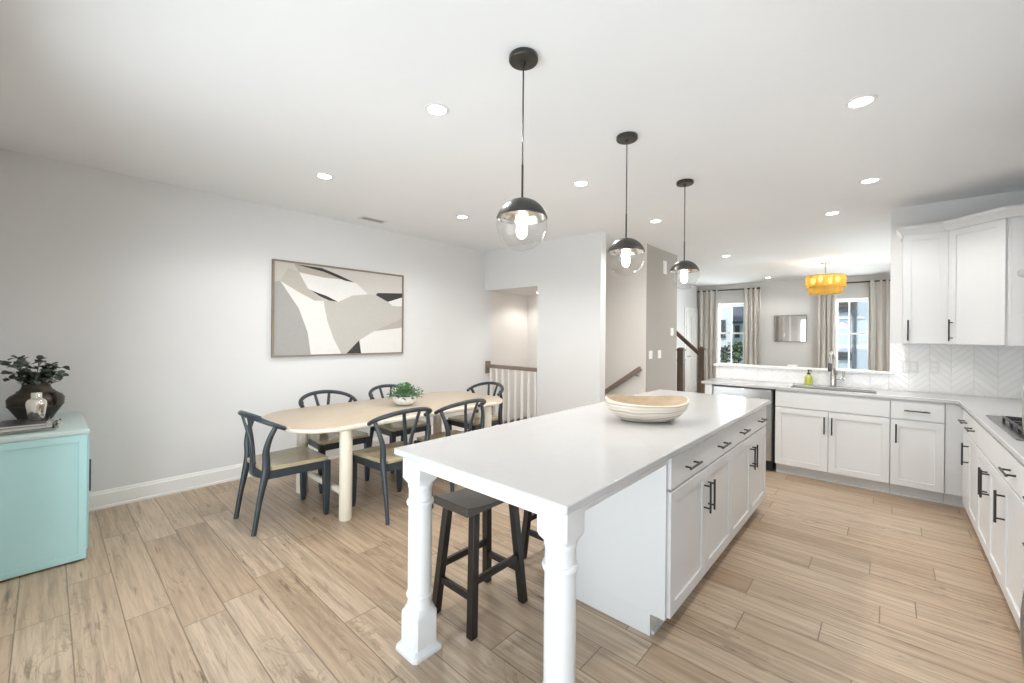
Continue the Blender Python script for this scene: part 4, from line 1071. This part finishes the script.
# ------------------------------------------------------------------ outside the living room windows
m = MB(); m.box(-40, 30, YF+.3, 70, -3.3, -3.2)
g = m.build('ground', paint('grass_ground', (.16, .22, .09), .9, .3, 2), None); g['kind'] = 'structure'
M_SIDW = siding_mat('white_siding', (.78, .82, .86)); M_SIDB = siding_mat('pale_blue_siding', (.45, .52, .60))
M_ROOF = paint('slate_shingles', (.09, .10, .12), .8, .3, 6); M_PANE = paint('dark_window_glass', (.05, .065, .085), .08, .2, 2)
M_BARK = paint('bark', (.12, .085, .06), .9, .3, 12); M_TREE = paint('tree_leaf', (.045, .095, .035), .7, .5, 6)
def house(lab, x0, x1, y, h, depth, mat, gable, wins, trimmat=M_TRIM, name='neighbour_house'):
    t = thing(name, lab, 'house', ((x0+x1)/2, y, -3.2))
    m = MB(); m.box(x0, x1, y, y+depth, -3.2, h); m.build('walls', mat, t)
    m = MB(); e = .35; xm = (x0+x1)/2
    if gable: m.loft([[(x0-e, yy, h-.05), (xm, yy, h+(x1-x0)*.42), (x1+e, yy, h-.05), (x1+e, yy, h-.22), (x0-e, yy, h-.22)] for yy in (y-.3, y+depth+.3)])
    else: m.loft([[(xx, y-.4, h-.1), (xx, y+depth/2, h+depth*.16), (xx, y+depth+.4, h-.1), (xx, y+depth+.4, h-.25), (xx, y-.4, h-.25)] for xx in (x0-e, x1+e)])
    m.build('roof', M_ROOF, t)
    for (wx, wz, ww, wh) in wins:
        f = MB(); f.cells((0, y-.07, 0), (1, 0, 0), (0, 0, 1), (0, .069, 0), [wx-.07, wx, wx+ww, wx+ww+.07], [wz-.07, wz, wz+wh, wz+wh+.07], {(1, 1)})
        f.box(wx, wx+ww, y-.05, y-.02, wz+wh/2-.025, wz+wh/2+.025)
        f = f.build('window', trimmat, t); p = MB(); p.box(wx, wx+ww, y-.015, y-.002, wz, wz+wh); p.build('pane', M_PANE, f)
    return t
t = house('white sided house seen through the window nearer the newel post', -9.6, -6.36, 25, 4.8, 6, M_SIDW, True, [(-6.90, 1.45, .14, .85), (-7.25, 1.4, .12, .5), (-6.85, -.1, .14, .9), (-8.6, 1.2, .4, 1.0)], M_STEELD)
t.location = (-7.93, 24.6, -3.2); t.rotation_euler = (0, 0, math.radians(14.3))
house('low white house with slate roof behind the taller white house', -8.6, -4.2, 31.5, 2.6, 7, M_SIDW, False, [(-7.78, 1.45, .16, .7), (-6.2, 1.0, .5, 1.0)], M_STEELD)
t = house('pale grey blue house with dark corner post seen through the window behind the faucet', -2.6, 6.0, 19.0, 5.5, 8, M_SIDB, False, [(-1.37, 2.42, .37, .30), (-1.36, .72, .30, .15), (1.6, .6, 1.0, 1.5), (1.6, -2.2, 1.0, 1.6)], M_STEELD)
f = MB(); f.box(-.97, -.86, 18.90, 18.999, -3.2, 5.4); f.build('corner_post', M_ROOF, t)
f = MB(); f.box(-1.08, -1.03, 18.92, 18.999, -3.2, 5.4); f.box(-1.40, -.65, 18.96, 18.999, 2.12, 2.16); f.build('trim_boards', M_TRIM, t)
def tree(lab, x, y, h, r):
    t = thing('garden_tree', lab, 'tree', (x, y, -3.2), 'trees outside the window')
    m = MB(); m.tube([(x, y, -3.2), (x+.05, y, -3.2+h*.4), (x, y, -3.2+h*.8)], [.12, .09, .04], 8); m.build('trunk', M_BARK, t)
    m = MB()
    for k in range(520):
        a, el = R.uniform(0, 2*PI), R.uniform(-1.3, 1.5); q = R.uniform(.55, 1)
        c_ = V((x+r*q*math.cos(a)*math.cos(el), y+r*q*math.sin(a)*math.cos(el), -3.2+h*.62+h*.36*q*math.sin(el)))
        leaf(m, c_, (R.uniform(-1, 1), R.uniform(-1, 1), R.uniform(-.5, 1)), R.uniform(.18, .30), R.uniform(.12, .2))
    m.build('crown', M_TREE, t, ang=180)
tree('round green tree at the far edge of the window view', -5.75, 23.0, 4.5, .85)
tree('round green tree in front of the taller white house', -7.3, 22.7, 3.6, .55)

# ------------------------------------------------------------------ light, world, camera
def area(name, loc, rot, sx, sy, e, col=(1, 1, 1)):
    l = bpy.data.lights.new(name, 'AREA'); l.shape = 'RECTANGLE'; l.size = sx; l.size_y = sy; l.energy = e; l.color = col
    o = bpy.data.objects.new(name, l); COL.objects.link(o); o.location = loc; o.rotation_euler = rot
    return o
# daylight coming through the glazed door behind the camera and the far living room windows, plus added fill lamps
area('daylight_sliding_door', ((RX0+RX1)/2, YB-8, 2.0), (PI/2, 0, 0), 12, 5, 400, (.93, .965, 1))
area('fill_left_wall', (8.6, YB-7.6, 2.0), (PI/2, 0, math.radians(48)), 9, 5, 1250, (.95, .975, 1))  # extra lamp outside, angled to brighten the wall with the painting
area('daylight_window', (-2.91, YF+.35, 1.5), (-PI/2, 0, 0), .6, 1.6, 45, (.93, .97, 1))
area('daylight_window', (-.575, YF+.35, 1.5), (-PI/2, 0, 0), .55, 1.6, 45, (.93, .97, 1))
area('fill_side_window', (XR+1.2, 8.4, 1.6), (0, PI/2, 0), 2.2, 3.4, 190, (.93, .97, 1))  # fill lamp outside the added side window, brightens the living room
area('fill_ceiling', ((RX0+RX1)/2, YB-2.3, .05), (math.radians(142), 0, 0), 7.0, 3.4, 215, (.97, .985, 1))  # low upward lamp added to brighten the ceiling
sun = bpy.data.lights.new('sun', 'SUN'); sun.energy = 4.0; sun.angle = .05; sun.color = (1, .96, .9)
so = bpy.data.objects.new('sun', sun); COL.objects.link(so); so.rotation_euler = (math.radians(31), 0, math.radians(-15))
w = bpy.data.worlds.new('World'); SC.world = w; w.use_nodes = True
nt = w.node_tree; bg = nt.nodes['Background']
tc = nt.nodes.new('ShaderNodeTexCoord'); sp = nt.nodes.new('ShaderNodeSeparateXYZ'); rp = nt.nodes.new('ShaderNodeValToRGB')
nt.links.new(tc.outputs['Generated'], sp.inputs[0]); nt.links.new(sp.outputs[2], rp.inputs[0]); nt.links.new(rp.outputs[0], bg.inputs[0])
rp.color_ramp.elements[0].color = (.80, .88, .96, 1); rp.color_ramp.elements[1].color = (.45, .65, .92, 1)
bg.inputs[1].default_value = .9

cam = bpy.data.cameras.new('camera'); co = bpy.data.objects.new('camera', cam); COL.objects.link(co)
cam.sensor_width = 36; cam.lens = 419.0764*36/1024; cam.clip_start = .02; cam.clip_end = 200
cam.shift_y = -(341.5-334.919)/1024
th, roll = .733, .009
co.matrix_world = Matrix.Translation((0, 0, 1.4373)) @ Matrix.Rotation(th, 4, 'Z') @ Matrix.Rotation(PI/2, 4, 'X') @ Matrix.Rotation(roll, 4, 'Z')
SC.camera = co
SC.view_settings.view_transform = 'Standard'; SC.view_settings.look = 'None'; SC.view_settings.gamma = 1
SC.view_settings.use_curve_mapping = False
SC.view_settings.exposure = 0.34
SC.cycles.use_denoising = True
SC.cycles.max_bounces = 12; SC.cycles.diffuse_bounces = 6; SC.cycles.glossy_bounces = 4; SC.cycles.transparent_max_bounces = 16
SC.cycles.sample_clamp_indirect = 6; SC.cycles.caustics_reflective = False; SC.cycles.caustics_refractive = False
